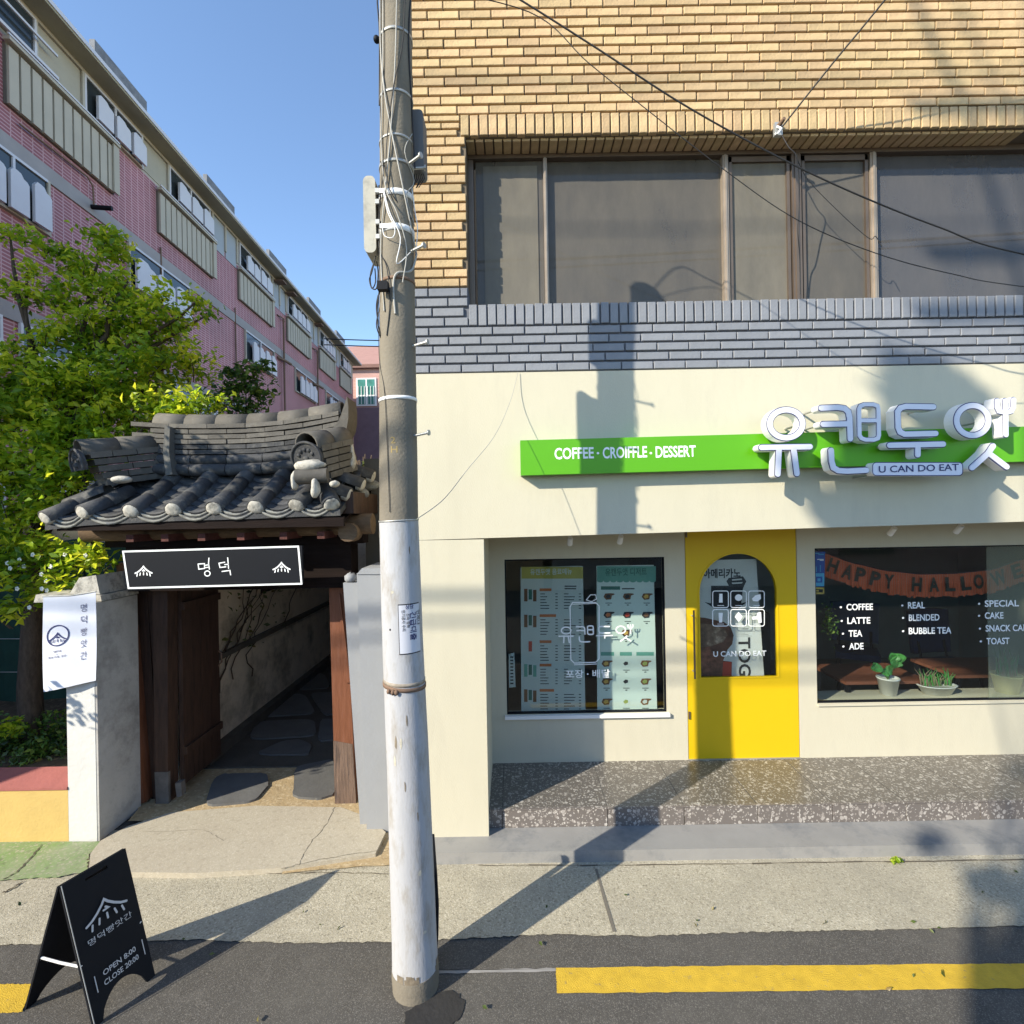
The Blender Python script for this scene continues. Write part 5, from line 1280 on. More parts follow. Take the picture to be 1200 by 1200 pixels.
# pan tiles in each channel, stepped
chan = [-3.68, -3.385, -3.005, -2.67, -2.35, -2.02, -1.70, -1.42]
def pan(b, xc, w, t0, t1, o, m, sag=.075, th=.016, n=8):
    V = []
    for t, oo in ((t0, o + .012), (t1, o)):
        for q in (0, -th):
            for i in range(n + 1):
                s = -1 + 2 * i / n; x = xc + s * w / 2; p = SF(xc, t, -.085 + oo + q); V.append(Vector((x, p.y, p.z + sag * (s * s) - (0 if t > 0 else .0))))
    k = n + 1; F = []
    for i in range(n): F += [(i, i + 1, 2 * k + i + 1, 2 * k + i), (k + i + 1, k + i, 3 * k + i, 3 * k + i + 1), (i + 1, i, k + i, k + i + 1), (2 * k + i, 2 * k + i + 1, 3 * k + i + 1, 3 * k + i)]
    b.add(V, F, m, True)
M_lip = mat('limed_tile_edge', (.24, .24, .22), .85, var=.35, scale=16, bump=.3, col2=(.13, .135, .14), c2scale=9, c2lo=.5, c2hi=.6)
for i in range(len(chan) - 1):
    xc = (chan[i] + chan[i + 1]) / 2; w = chan[i + 1] - chan[i] - .03
    b = MB(); pan(b, xc, w + .05, -.045, .10, -.028, M_lip, .088, .02); b.build('eave_tile', gate)
    b = MB(); pan(b, xc, w + .03, -.02, .12, .0, M_lip, .085, .018); b.build('eave_tile', gate)
    for k in range(7):
        b = MB(); pan(b, xc, w + .02, .01 + k * .14, .01 + k * .14 + .19, .018, M_tile); b.build('pan_tile', gate)
# ridge
RX0, RX1 = -3.20, -1.52
def RZ(x): s = (x - RX0) / (RX1 - RX0); return 3.045 + .10 * max(0, (s - .45) / .55) ** 2 + .02 * max(0, (.3 - s) / .3) ** 2
def ridge_layer(k, z_off, y0, h, L_, m, name='ridge_tile', x_shift=0.0, over=0):
    x = RX0 + x_shift - over
    while x < RX1 + over - .02:
        xe = min(x + L_, RX1 + over); b = MB(); za, zb2 = RZ(x) + z_off, RZ(xe - .006) + z_off
        dy = random.uniform(-.006, .006)
        for s in (1,):
            pts = [(x, y0 + dy, za), (xe - .006, y0 + dy, zb2), (xe - .006, y0 + dy, zb2 + h), (x, y0 + dy, za + h)]
            b.prism(pts, (0, 2 * (YR - y0), 0), m)
        b.build(name, gate); x = xe
# two rounded courses at the base
for row, (zo, yy, r) in enumerate(((-.015, YR - .12, .055), (.075, YR - .10, .05))):
    x = RX0 + .04
    while x < RX1 - .1:
        xe = min(x + .32, RX1 - .06); b = MB(); b.cyl((x, yy, RZ(x) + zo), (xe - .008, yy, RZ(xe) + zo), r, r * .97, M_tile, 14); b.build('base_course_tile', gate); x = xe
lay_y = [.135, .128, .135, .125, .132, .14]
for k in range(6): ridge_layer(k, .125 + k * .046, YR - lay_y[k], .037, .34, M_tilelight if k > 1 else M_tile, x_shift=-(.17 if k % 2 else 0) + .0, over=.0)
for i in range(6):                                           # rounded top course
    xa = RX0 + i * .28; xb_ = xa + .285; b = MB()
    half_tile(b, Vector((xa, YR, RZ(xa) + .395)), Vector((xb_, YR, RZ(xb_) + .395)), .11, .105, M_tilelight, 10); b.build('ridge_cap', gate)
# finial at right end: upturned tile and mortar
b = MB(); c = [(-1.60, 3.36), (-1.545, 3.42), (-1.505, 3.50), (-1.47, 3.60), (-1.448, 3.66), (-1.438, 3.57), (-1.44, 3.47), (-1.455, 3.38), (-1.49, 3.31), (-1.55, 3.28)]
b.prism([(x, YR - .13, z) for x, z in c], (0, .26, 0), M_tilelight); b.build('upturned_end_tile', gate)
lump((-1.56, YR - .11, 3.32), .11, .07, .07, M_lime, 'mortar_lump', gate, 1)
lump((-1.415, YR - .12, 3.12), .03, .04, .15, M_lime, 'mortar_lump', gate, 2)
# descending ridges
def down_ridge(top, end, w, layers, name_end, face_r):
    top = Vector(top); end = Vector(end); d = (end - top); L_ = d.length; dn = d.normalized(); s = dn.cross(Vector((0, 0, 1))).normalized(); u = s.cross(dn).normalized()
    if u.z < 0: u = -u
    for k in range(layers):
        n = 2 if k < layers - 1 else 3; ww = w * (.9 - .06 * (k % 2)) ; z0 = -.20 + k * .058; rgk = random.uniform(-.05, .05)
        cuts = [0] + sorted((i / n + rgk) for i in range(1, n)) + [1.0 - .03 * (layers - k)]
        for i in range(len(cuts) - 1):
            p0 = top + d * cuts[i]; p1 = top + d * (cuts[i + 1] - .012); b = MB()
            b.prism([p0 + s * -ww / 2 + u * z0, p0 + s * ww / 2 + u * z0, p0 + s * ww / 2 + u * (z0 + .048), p0 - s * ww / 2 + u * (z0 + .048)], p1 - p0, M_tilelight); b.build('ridge_tile', gate)
    zt_ = -.20 + layers * .058
    for i in range(2):
        p0 = top + d * (i / 2) + u * zt_; p1 = top + d * ((i + 1.08) / 2) + u * zt_; b = MB(); half_tile(b, p1, p0, w * .45, w * .42, M_tilelight, 10); b.build('ridge_cap', gate)
    # big dark end tile: domed plate leaning out
    c = end + dn * .02 + u * .02; b = MB(); fr = []
    for i in range(17):
        a = -.35 + (PI + .7) * i / 16; fr.append(c + s * math.cos(a) * face_r + u * (math.sin(a) * face_r * .95 - .03))
    fr = fr[::1]; b.prism(fr, dn * .03, M_tile)
    for i in range(16): pass
    b.build('end_tile', gate)
    b = MB(); q = []
    for i in range(17):
        a = -.35 + (PI + .7) * i / 16; q.append(c + dn * .032 + s * math.cos(a) * face_r + u * (math.sin(a) * face_r * .95 - .03))
    b.tube(q, .012, M_tile, 6)
    for k in range(5): a = .3 + k * .6; b.blob(c + dn * .032 + s * math.cos(a) * face_r * .5 + u * (math.sin(a) * face_r * .45 - .02), .018, .012, .018, M_tile, 8, 5)
    b.blob(c + dn * .034 - u * .03, .03, .014, .024, M_tile, 8, 5)
    b.build('end_tile_relief', gate)
down_ridge((-1.50, YR - .08, 3.21), (-1.625, 4.14, 3.09), .24, 5, '', .135)
down_ridge((-3.20, YR - .05, 3.17), (-3.50, 4.20, 3.07), .24, 5, '', .135)
b = MB(); b.cyl(P(347, 559, 4.03), P(384, 557, 4.06), .062, .06, M_tilelight, 14); b.build('cross_tile', gate)
for u, v, Y, rx, rz in ((363, 545, 4.06, .125, .05), (369, 572, 3.99, .035, .07), (393, 567, 4.06, .04, .032), (346, 561, 4.03, .022, .075)):
    lump(P(u, v, Y), rx, .06, rz, M_lime, 'mortar_lump', gate, u)
for u, v, rx, rz in ((143, 562, .09, .028),):
    lump(P(u, v, 4.2), rx, .07, rz, M_lime, 'mortar_lump', gate, u)
b = MB(); b.prism([P(193, 498, 4.5), P(199, 500, 4.5), P(198, 530, 4.47), P(202, 556, 4.45), (P(194, 557, 4.45)), P(191, 530, 4.47)][::-1], (0, .08, 0), mat('grey_mortar', (.12, .118, .11), .9, var=.2, bump=.4)); b.build('mortar_joint', gate)
# verge tiles facing right and left
for u, v, Y in ((409, 581, 4.22), (425, 570, 4.45), (437, 560, 4.72)):
    e = P(u, v, Y); run_cover(lambda t, e=e: e + Vector((-.34 * t, -.02 * t, .13 * t)), 1, .068)
    b = MB(); p = e + Vector((-.06, .12, -.06)); b.blob(p, .09, .05, .05, M_lip, 10, 6, .1); b.build('verge_pan', gate)
for k, Y in enumerate((4.3, 4.6)):
    e = Vector((-3.72, Y, 2.72 + k * .12)); run_cover(lambda t, e=e: e + Vector((.34 * t, 0, .13 * t)), 1, .068)
b = MB(); b.box(-1.60, -1.30, 4.2, 5.0, 2.62, 2.80, M_wood); b.build('verge_board', gate)
# timber under the roof
b = MB(); b.cyl((-3.68, 4.42, 2.50), (-1.20, 4.42, 2.53), .085, .09, M_log, 14); b.build('purlin', gate)
b = MB(); p = P(411, 622, 4.28); b.cyl((p.x - .05, 4.60, p.z - .02), (p.x, 4.20, p.z - .01), .085, .078, M_log, 14); b.build('rafter_log', gate)
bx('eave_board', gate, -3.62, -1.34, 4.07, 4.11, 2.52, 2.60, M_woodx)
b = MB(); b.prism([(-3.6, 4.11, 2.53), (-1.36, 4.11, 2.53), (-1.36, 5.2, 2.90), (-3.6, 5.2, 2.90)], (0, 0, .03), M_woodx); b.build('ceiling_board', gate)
for u in (152, 193, 236, 282, 332, 376):
    a = P(u, 630, 4.16); b = MB(); b.box(a.x - .03, a.x + .03, 4.16, 4.6, 2.42, 2.478, M_rafter); b.build('rafter', gate)
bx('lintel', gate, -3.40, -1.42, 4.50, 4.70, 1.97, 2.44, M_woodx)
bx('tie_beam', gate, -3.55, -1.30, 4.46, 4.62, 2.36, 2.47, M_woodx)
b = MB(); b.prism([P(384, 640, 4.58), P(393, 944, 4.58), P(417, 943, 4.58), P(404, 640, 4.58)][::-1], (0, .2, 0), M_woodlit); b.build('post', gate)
b = MB(); b.prism([P(390.5, 868, 4.577), P(392.5, 945, 4.577), P(417.5, 944, 4.577), P(413, 872, 4.577)][::-1], (0, .02, 0), mat('weathered_timber', (.15, .10, .075), .9, var=.4, scale=6, bump=.5, bscale=30, stretch=(9, 9, .6), col2=(.06, .045, .04), c2scale=5)); b.build('post_foot', gate)
b = MB(); b.prism([P(398, 696, 4.56), P(411, 800, 4.56), P(404, 800, 4.56), P(397, 700, 4.56)][::-1], (0, .03, 0), M_woodlit); b.build('side_batten', gate)
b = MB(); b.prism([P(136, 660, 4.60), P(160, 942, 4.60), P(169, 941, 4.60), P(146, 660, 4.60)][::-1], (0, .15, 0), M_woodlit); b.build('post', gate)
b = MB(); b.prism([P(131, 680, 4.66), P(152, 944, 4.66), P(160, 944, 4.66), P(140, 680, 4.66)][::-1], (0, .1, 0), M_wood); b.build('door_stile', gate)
for i, (a, c, y) in enumerate(((144, 158, 4.70), (158, 171, 4.71), (171, 183, 4.70))):
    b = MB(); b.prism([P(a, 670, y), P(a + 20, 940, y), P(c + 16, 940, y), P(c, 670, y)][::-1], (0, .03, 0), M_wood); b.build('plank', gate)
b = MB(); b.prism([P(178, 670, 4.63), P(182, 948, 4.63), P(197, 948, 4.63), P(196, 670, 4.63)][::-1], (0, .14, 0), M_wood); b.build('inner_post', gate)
b = MB(); b.prism([P(181, 905, 4.625), P(183, 949, 4.625), P(197.5, 948, 4.625), P(197, 905, 4.625)][::-1], (0, .03, 0), MATS['weathered_grey']); b.build('post_foot', gate)
b = MB(); b.prism([P(205, 918, 4.625), P(207, 935, 4.625), P(213, 933, 4.625), P(212, 917, 4.625)][::-1], (0, .06, 0), MATS['weathered_grey']); b.build('post_foot', gate)
for i in range(4):                                           # the leaf folded back along the alley
    y0_, y1_ = 4.78 + i * .15, 4.78 + (i + 1) * .15 - .004; bx('leaf_plank', gate, -3.14, -3.10, y0_, y1_, .12, 2.0, M_wood)
for z in (.4, 1.75): bx('leaf_batten', gate, -3.0995, -3.07, 4.78, 5.37, z, z + .07, M_wood)
b = MB(); p = Vector((-3.08, 5.33, 1.22)); b.tube([p, p + Vector((.03, 0, -.03)), p + Vector((.03, .0, -.12)), p + Vector((0, 0, -.15)), p + Vector((0, .0, -.16))], .009, M_rust, 6); b.build('door_pull', gate)

# name board over the gate
nb = thing('gate_name_board', 'black board with a white border and two Korean characters hung under the tiled roof', 'sign')
yN = 4.13
c = [P(143, 645, yN), P(354, 639.5, yN), P(354.5, 684, yN), P(148, 692, yN)]
b = MB(); b.prism(c[::-1], (0, .03, 0), M_black); b.build('panel', nb)
fN = Frame((0, yN - .001, 0)); b = MB(); N2 = lambda x, y: q2(yN)(130 + x / 5, 600 + y / 5)
b.stroke(fN, [N2(72, 232), N2(1098, 202), N2(1117, 420), N2(104, 446)], .014, .001, M_print_w, closed=True)
for pts, cl in (([(512, 305), (516, 335), (550, 330), (549, 302)], 1), ([(552, 312), (574, 309)], 0), ([(552, 326), (574, 323)], 0), ([(575, 270), (573, 300), (578, 335)], 0), (circ(566, 360, 16, 15, 20), 1),
                ([(668, 294), (634, 300), (640, 325), (674, 321)], 0), ([(668, 308), (688, 306)], 0), ([(685, 268), (688, 300), (690, 330)], 0), ([(652, 348), (698, 342), (702, 368)], 0)):
    b.stroke(fN, [N2(*q) for q in pts], .0085, .0015, M_print_w, closed=bool(cl))
for x, y in ((192, 344), (1000, 322)):
    a = N2(x, y); icon(b, fN, a[0], a[1] - .01, .135, M_print_w, .0012, .085)
b.build('lettering', nb)

# alley walls
aw = thing('alley_wall', 'pale plastered wall with a dry vine along the left of the alley inside the gate', 'wall')
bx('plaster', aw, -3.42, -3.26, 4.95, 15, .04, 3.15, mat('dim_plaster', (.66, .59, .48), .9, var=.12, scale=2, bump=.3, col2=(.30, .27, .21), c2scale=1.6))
b = MB(); b.prism([(-3.42, 5.6, 3.16), (-2.0, 5.6, 2.86), (-2.0, 15, 2.86), (-3.42, 15, 3.16)], (0, 0, .06), M_tile); b.build('shade_roof', aw)  # unseen roof added over the alley to keep it dark
b = MB(); b.prism([(-3.26, 5.4, 1.05), (-3.26, 15, 1.05), (-3.26, 15, 1.11), (-3.26, 5.4, 1.11)], (.05, 0, 0), mat('dark_ledge_cement', (.09, .085, .075), .9, var=.3)); b.build('ledge', aw)  # dark grey-brown cement, also used for the base course
b = MB(); b.box(-3.259, -3.24, 6.6, 7.9, 1.62, 2.2, M_dark); b.build('window', aw)
for k in range(7): bx('bar', bpy.data.objects['window'], -3.239, -3.225, 6.65 + k * .19, 6.67 + k * .19, 1.63, 2.19, M_rust)
bx('base_course', aw, -3.2595, -3.16, 5.3, 15, .045, .16, MATS['dark_ledge_cement'])
vine = thing('dry_vine', 'bare dark vine climbing the pale alley wall', 'plant')
rg = random.Random(12); b = MB()
for k in range(9):
    y = 5.65 + rg.uniform(-.1, 1.6); z = .5 + rg.uniform(0, .8); path = []; dy, dz = rg.uniform(-.02, .11), .13
    for i in range(14): path.append((-3.235 + rg.uniform(-.01, .02), y, z)); y += dy + rg.uniform(-.16, .18); z += dz * rg.uniform(.5, 1.2)
    b.tube(path, [.008 - .0005 * i for i in range(14)], M_bark, 5)
b.build('stem', vine)
rgn = np.random.default_rng(3); cs = np.stack([np.full(90, -3.21) + rgn.uniform(-.02, .03, 90), rgn.uniform(5.7, 7.2, 90), rgn.uniform(1.0, 2.3, 90)], 1)
leaves('leaves', cs, .07, M_leafdry, vine, seed=9)
aw2 = thing('side_alley_wall', 'dark cement wall on the right of the alley behind the gate post', 'wall')
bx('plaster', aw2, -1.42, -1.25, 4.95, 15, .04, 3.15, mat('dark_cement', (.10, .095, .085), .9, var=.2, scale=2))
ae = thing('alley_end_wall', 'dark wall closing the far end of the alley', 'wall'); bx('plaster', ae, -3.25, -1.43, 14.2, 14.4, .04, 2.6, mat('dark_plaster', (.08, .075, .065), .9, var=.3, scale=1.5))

# ================================================================== VEGETATION
def limb_tree(t, base, tips, r0, m=M_bark, seed=1, name='limb'):
    rg = random.Random(seed); top = Vector(base[-1])
    b = MB(); n = len(base); b.tube(base, [r0 * (1 - .45 * i / (n - 1)) for i in range(n)], m, 10); b.build('trunk', t)
    for k, tip in enumerate(tips):
        s = Vector(base[rg.randint(max(1, n - 3), n - 1)]); e = Vector(tip); path = []
        for i in range(7):
            q = i / 6; p = s.lerp(e, q) + Vector((rg.uniform(-.05, .05), rg.uniform(-.05, .05), .12 * math.sin(PI * q) + rg.uniform(-.04, .04))) * (1 if 0 < i < 6 else 0); path.append(p)
        b = MB(); b.tube(path, [r0 * .38 * (1 - .85 * i / 6) + .003 for i in range(7)], m, 6); b.build(name, t)
def shell_pts(rg, c, r, n, power=.45):
    d = rg.normal(size=(n, 3)); d /= np.linalg.norm(d, axis=1)[:, None]; k = rg.uniform(0, 1, n) ** power
    return np.asarray(c) + d * np.asarray(r) * k[:, None]
tree = thing('garden_tree', 'leafy bright green tree rising behind the yellow wall and over the gate roof', 'tree')
rg = np.random.default_rng(21)
blobs = []                                                   # (u, v, Y, radius m, leaves)
spec = [(122, 280, 5.3, .15, 170), (140, 292, 5.3, .15, 150), (88, 312, 5.2, .18, 190), (58, 292, 5.1, .11, 90), (30, 276, 5.0, .08, 50), (8, 275, 5.0, .05, 25), (125, 335, 5.3, .26, 420), (78, 352, 5.1, .18, 190), (36, 316, 5.0, .09, 60), (40, 345, 5.0, .12, 90), (20, 340, 5.0, .08, 40),
        (155, 365, 5.3, .28, 460), (100, 395, 5.2, .30, 520), (192, 345, 5.4, .13, 90), (205, 382, 5.5, .18, 170), (228, 350, 5.5, .09, 45), (238, 368, 5.6, .08, 40), (222, 425, 5.6, .24, 260), (170, 430, 5.3, .36, 760), (110, 455, 5.1, .36, 800), (50, 395, 5.0, .13, 110), (30, 420, 5.0, .14, 120),
        (60, 450, 4.9, .30, 560), (10, 435, 4.8, .18, 170), (10, 480, 4.8, .34, 640), (70, 510, 4.8, .34, 700), (130, 505, 4.95, .32, 600), (190, 482, 5.0, .26, 380), (230, 476, 5.0, .2, 200), (215, 492, 4.95, .12, 110), (250, 470, 5.2, .1, 50), (20, 540, 4.7, .34, 650), (75, 560, 4.7, .25, 320), (10, 600, 4.6, .34, 550),
        (60, 590, 4.6, .22, 260), (150, 470, 5.3, .32, 500), (95, 540, 4.9, .22, 260), (40, 470, 5.0, .34, 560), (130, 400, 5.5, .3, 420), (180, 400, 5.5, .26, 300), (20, 650, 4.6, .30, 420), (65, 655, 4.5, .22, 240), (30, 690, 4.5, .22, 200), (95, 650, 4.5, .16, 130), (5, 720, 4.5, .14, 70), (70, 690, 4.45, .10, 60), (120, 655, 4.5, .12, 70)]
shade_clumps = [((-4.85, 3.35, 4.0), .34, 460), ((-4.35, 3.1, 4.2), .32, 420), ((-4.0, 2.9, 4.35), .22, 220), ((-4.62, 3.2, 1.9), .14, 60)]  # clumps added out of view on the left to shade the gate roof
centers = []; tone = []
for c, r_, n in shade_clumps:
    for q in shell_pts(rg, c, (r_, r_, r_ * .8), n // 16, .5): centers.append(q + rg.normal(size=(17, 3)) * .055); tone.append(np.full(17, rg.uniform(.15, .8)))
for u, v, Y, r, n in spec:
    c = np.array(P(u, v, Y)); 
    # leaf clumps: small sprays inside each blob
    k = max(3, n // 16); cc = shell_pts(rg, c, (r, r * 1.1, r * .9), k, .5)
    for q in cc:
        m_ = 23; centers.append(q + rg.normal(size=(m_, 3)) * (.06, .06, .05)); tone.append(np.full(m_, rg.uniform(.2, .9)))
centers = np.concatenate(centers); tone = np.concatenate(tone)
leaves('foliage', centers, .074, M_leaf, tree, seed=2, val=tone, up=.7)
bp0 = ground_pt(34, 905, .47); bp0.y = 4.95; bp0.x = P(36, 800, 4.95).x
limb_tree(tree, [(bp0.x, 4.95, .4), (bp0.x - .01, 4.95, 1.0), (bp0.x + .02, 4.97, 1.7), (bp0.x + .06, 5.0, 2.4), (bp0.x + .16, 5.05, 3.0), (bp0.x + .30, 5.1, 3.6)],
          [P(122, 285, 5.3), P(150, 330, 5.3), P(12, 276, 5.0), P(32, 316, 5), P(228, 355, 5.5), P(238, 372, 5.6), P(200, 430, 5.5), P(100, 400, 5.2), P(20, 430, 4.9), P(60, 455, 4.9), P(190, 482, 5), P(20, 560, 4.7), P(75, 560, 4.7), P(20, 650, 4.6), P(110, 650, 4.5)], .105, seed=4)
b = MB(); rgt = random.Random(40)
for u, v, Y, r_, n in spec:
    c = P(u, v, Y)
    for k in range(max(2, n // 90)):
        e = c + Vector((rgt.uniform(-r_, r_), rgt.uniform(-r_, r_), rgt.uniform(-.5 * r_, r_))); a = c + Vector((rgt.uniform(-.1, .1), 0, -r_ * .9)); mid = a.lerp(e, .5) + Vector((rgt.uniform(-.05, .05), 0, .03)); b.tube([a, mid, e], [.006, .004, .0015], M_bark, 4)
b.build('twigs', tree, kind='stuff')
# small white blossoms low in the crown
b = MB()
for u, v in ((13, 666), (24, 656), (28, 664), (48, 673), (53, 681), (50, 690), (78, 650), (101, 651), (54, 692), (34, 712), (8, 660), (40, 650), (20, 690), (60, 664)):
    p = P(u + random.uniform(-2, 2), v, 4.38 + random.uniform(-.04, .04))
    for k in range(5): a = 2 * PI * k / 5; b.blob(p + Vector((.011 * math.cos(a), 0, .011 * math.sin(a))), .010, .006, .010, M_flower, 6, 4)
b.build('blossom', tree)
sh = thing('garden_shrub', 'low dark shrub with a bright yellow green side at the foot of the tree', 'shrub')
cc = []; 
for u, v, Y, r, n in ((12, 862, 4.75, .16, 220), (5, 885, 4.7, .2, 200), (62, 850, 4.9, .20, 300), (70, 882, 4.7, .16, 220), (40, 880, 4.6, .16, 200), (95, 870, 5.0, .2, 150), (-40, 860, 4.8, .3, 400), (60, 905, 4.55, .12, 120), (20, 903, 4.5, .12, 120)):
    cc.append(shell_pts(rg, np.array(P(u, v, Y)), (r, r, r * .8), n))
leaves('foliage', np.concatenate(cc), .05, M_leafdark, sh, seed=6)
cc = shell_pts(rg, np.array(P(14, 852, 4.6)), (.12, .1, .10), 150); leaves('bright_foliage', cc, .05, M_leaf, sh, seed=7)
gl_ = shell_pts(rg, np.array((-5.3, 4.8, .49)), (2.2, .42, .06), 2600, .9); gl_[:, 2] = .48 + abs(rg.normal(0, .03, len(gl_)))
gl_ = gl_[(gl_[:, 0] < -3.55) & (gl_[:, 1] > 4.42)]
leaves('fallen_leaves', gl_, .05, M_leafdry, None, seed=8, kind='stuff', label='fallen leaves and low weeds on the garden soil', cat='ground cover')
br2 = thing('background_shrub', 'thin twiggy shrub poking up behind the middle of the gate roof', 'shrub')
cc = []
for u, v, r, n in ((285, 440, .28, 170), (272, 455, .25, 110), (300, 460, .35, 170), (255, 475, .4, 160), (310, 430, .15, 50), (268, 438, .14, 40), (290, 480, .4, 160)):
    cc.append(shell_pts(rg, np.array(P(u, v, 7.2)), (r, r * .6, r * .8), n, .7))
leaves('foliage', np.concatenate(cc), .10, M_leafdark, br2, seed=11); 
bb = P(285, 520, 7.2); limb_tree(br2, [(bb.x, 7.2, .3), (bb.x, 7.2, 2.0), (bb.x, 7.2, 3.2), (bb.x + .02, 7.2, 3.9)], [P(285, 432, 7.2), P(310, 428, 7.2), P(270, 438, 7.2), P(262, 470, 7.2), P(305, 462, 7.2)], .03, seed=8)
wd = thing('roof_weeds', 'tuft of weeds growing right of the gate roof beside the pole', 'plant')
cc = shell_pts(rg, np.array(P(434, 553, 6.0)), (.14, .1, .16), 130, .8); leaves('foliage', cc, .07, M_leafdry, wd, seed=13)
b = MB()
for k in range(14): x = random.uniform(-.12, .12); p = P(434, 566, 6.0) + Vector((x, 0, 0)); b.tube([p, p + Vector((x * .3, 0, .16)), p + Vector((x * .8 + .03, 0, .26 + random.uniform(0, .1)))], .004, M_dryst, 4)
b.build('stalk', wd)
bx('weed_wall', None, P(410, 575, 6).x, P(500, 575, 6).x, 5.9, 6.1, 0, P(430, 566, 6).z, M_cement, label='low rear cement wall carrying weeds behind the gate roof', cat='wall')
lt = np.random.default_rng(9); n_ = 46; lc = np.stack([lt.uniform(-3.6, 4.2, n_), lt.uniform(2.4, 3.75, n_), np.full(n_, .006)], 1)
leaves('scattered_leaves', lc, .03, M_leafdry, None, seed=18, kind='stuff', label='a few small dry leaves scattered over pavement and road', cat='litter')
# weed tuft at the plinth
tf = thing('pavement_weed', 'small green weed growing at the foot of the grey plinth', 'weed')
p = ground_pt(1048, 1009, 0); cc = shell_pts(rg, np.array(p) + np.array((0, -.02, .02)), (.05, .025, .02), 60, .8); leaves('foliage', cc, .03, M_leaf, tf, seed=15)

# ================================================================== APARTMENT BLOCK
apt = thing('apartment_block', 'long four storey pink brick apartment block with white balcony screens, running away up the left', 'apartment block')
TX = -28.0 / 600
ang = math.atan(TX)
apt.location = (-7.5313, 0, 0); apt.rotation_euler = (0, 0, -ang)
SC = math.sqrt(1 + TX * TX)
def ab(name, parent, s0, s1, d0, d1, z0, z1, m, **kw):       # s along the block (metres of Y), d out of the wall
    b = MB(); b.box(d0, d1, s0 * SC, s1 * SC, z0, z1, m); return b.build(name, parent, **kw)
S0, S1 = 1.5, 29.0
ab('brick_wall', apt, S0, S1, -9, 0, 0, 10.30, M_aptbrick)
ab('top_wall', apt, S0, S1, -9, -.002, 10.3005, 11.12, M_aptcream)
ab('soffit', apt, S0 - .3, S1 + .3, -9.3, .42, 11.121, 11.16, M_aptbase)
ab('eave_edge', apt, S0 - .3, S1 + .3, .37, .44, 11.1605, 11.24, M_aptwhite)
ab('roof_slab', apt, S0 - .3, S1 + .3, -9.3, .369, 11.161, 11.25, M_aptband)
for z in (8.46, 5.80, 3.15): ab('floor_band', apt, S0, S1, .001, .03, z, z + .27, M_aptband)
ab('cornice', apt, S0, S1, 0.0, .05, 11.06, 11.1205, M_aptcream)
k = 0
M_gut = mat('roof_ridge_grey', (.19, .20, .22), .8, var=.3, scale=6)
s = 1.9
while s < 28:
    ab('roof_parapet', apt, s, s + 1.45, .30, .40, 11.251, 11.50, M_gut); s += 3.78
def apt_window(s0, s1, z0, z1, boards, n_m=1, lintel=False):
    w = ab('window', apt, s0, s1, .004, .025, z0, z1, M_aptglass)
    b = MB(); t = .045
    for a, c, e, g in ((s0 - t, s0, z0 - t, z1 + t), (s1, s1 + t, z0 - t, z1 + t)): b.box(.003, .055, a * SC, c * SC, e, g, M_aptwhite if not lintel else M_aptcream)
    b.box(.003, .054, s0 * SC, s1 * SC, z1, z1 + t, M_aptwhite); b.box(.003, .07, s0 * SC, s1 * SC, z0 - t, z0, M_aptcream)
    for i in range(n_m): q = s0 + (s1 - s0) * (i + 1) / (n_m + 1); b.box(.026, .052, (q - .022) * SC, (q + .022) * SC, z0, z1, M_aptwhite)
    b.build('frame', w)
    for a, c, h in boards:
        b = MB(); d = .10 + .02 * ((a * 7) % 1)
        q = [(a, z0 - .02), (c, z0 - .02), (c, z0 + h * .80), (c - (c - a) * .12, z0 + h * .86), (c - (c - a) * .3, z0 + h * .88), (c - (c - a) * .45, z0 + h * .98), (c - (c - a) * .65, z0 + h), (a + (c - a) * .15, z0 + h), (a, z0 + h * .9)]
        b.prism([(d, y * SC, z) for y, z in q], (.05, 0, 0), M_aptwhite); b.build('shield_board', w)
    return w
def boards(s0, s1, n, h, skip=0): 
    w = (s1 - s0) / n; return [(s0 + i * w + .03, s0 + (i + 1) * w - .05, h * (1 - .05 * (i % 2))) for i in range(skip, n)]
def ribs(s0, s1, z0=9.2, z1=10.17, n=11):
    p = ab('balcony_panel', apt, s0, s1, .001, .05, z0, z1, mat('balcony_back', (.16, .15, .125), .8))
    w = (s1 - s0) / n
    for i in range(n): ab('rib', p, s0 + i * w + w * .06, s0 + i * w + w * .86, .0505, .09, z0 + .01, z1 - .05, M_aptcream)
    ab('rail', p, s0 - .05, s1 + .05, .051, .16, z1 + .0, z1 + .05, M_aptcream); ab('rail', p, s0 - .05, s1 + .05, .12, .15, z1 + .08, z1 + .11, M_aptwhite)
    ab('end_post', p, s1 - .10, s1 + .05, .1005, .13, z0, z1 - .001, M_aptcream)
# top storey
apt_window(6.6, 8.6, 10.42, 11.03, [], 1); ab('window_bar', apt, 6.6, 8.95, .12, .15, 10.70, 10.74, M_aptwhite); ab('window_bar', apt, 6.6, 8.95, .12, .16, 10.30, 10.35, M_aptwhite)
apt_window(9.72, 11.26, 10.36, 11.02, boards(9.85, 11.3, 3, .48), 1)
apt_window(12.30, 14.02, 10.36, 11.02, boards(12.45, 14.1, 3, .48), 1)
apt_window(3.0, 5.0, 10.36, 11.02, boards(3.1, 4.9, 3, .5), 1)
for a, c in ((8.7, 9.62), (11.36, 12.2)): ab('wall_panel', apt, a, c, .001, .012, 10.36, 11.03, mat('apartment_panel', (.42, .385, .30), .8, var=.06))
ribs(8.07 - 2.5, 8.07 - .9); ribs(8.07, 10.40); ribs(11.81, 14.15)
base_s = [15.62, 19.38, 23.1, 26.3]
wid = [2.4, 2.4, 2.2, 1.9]
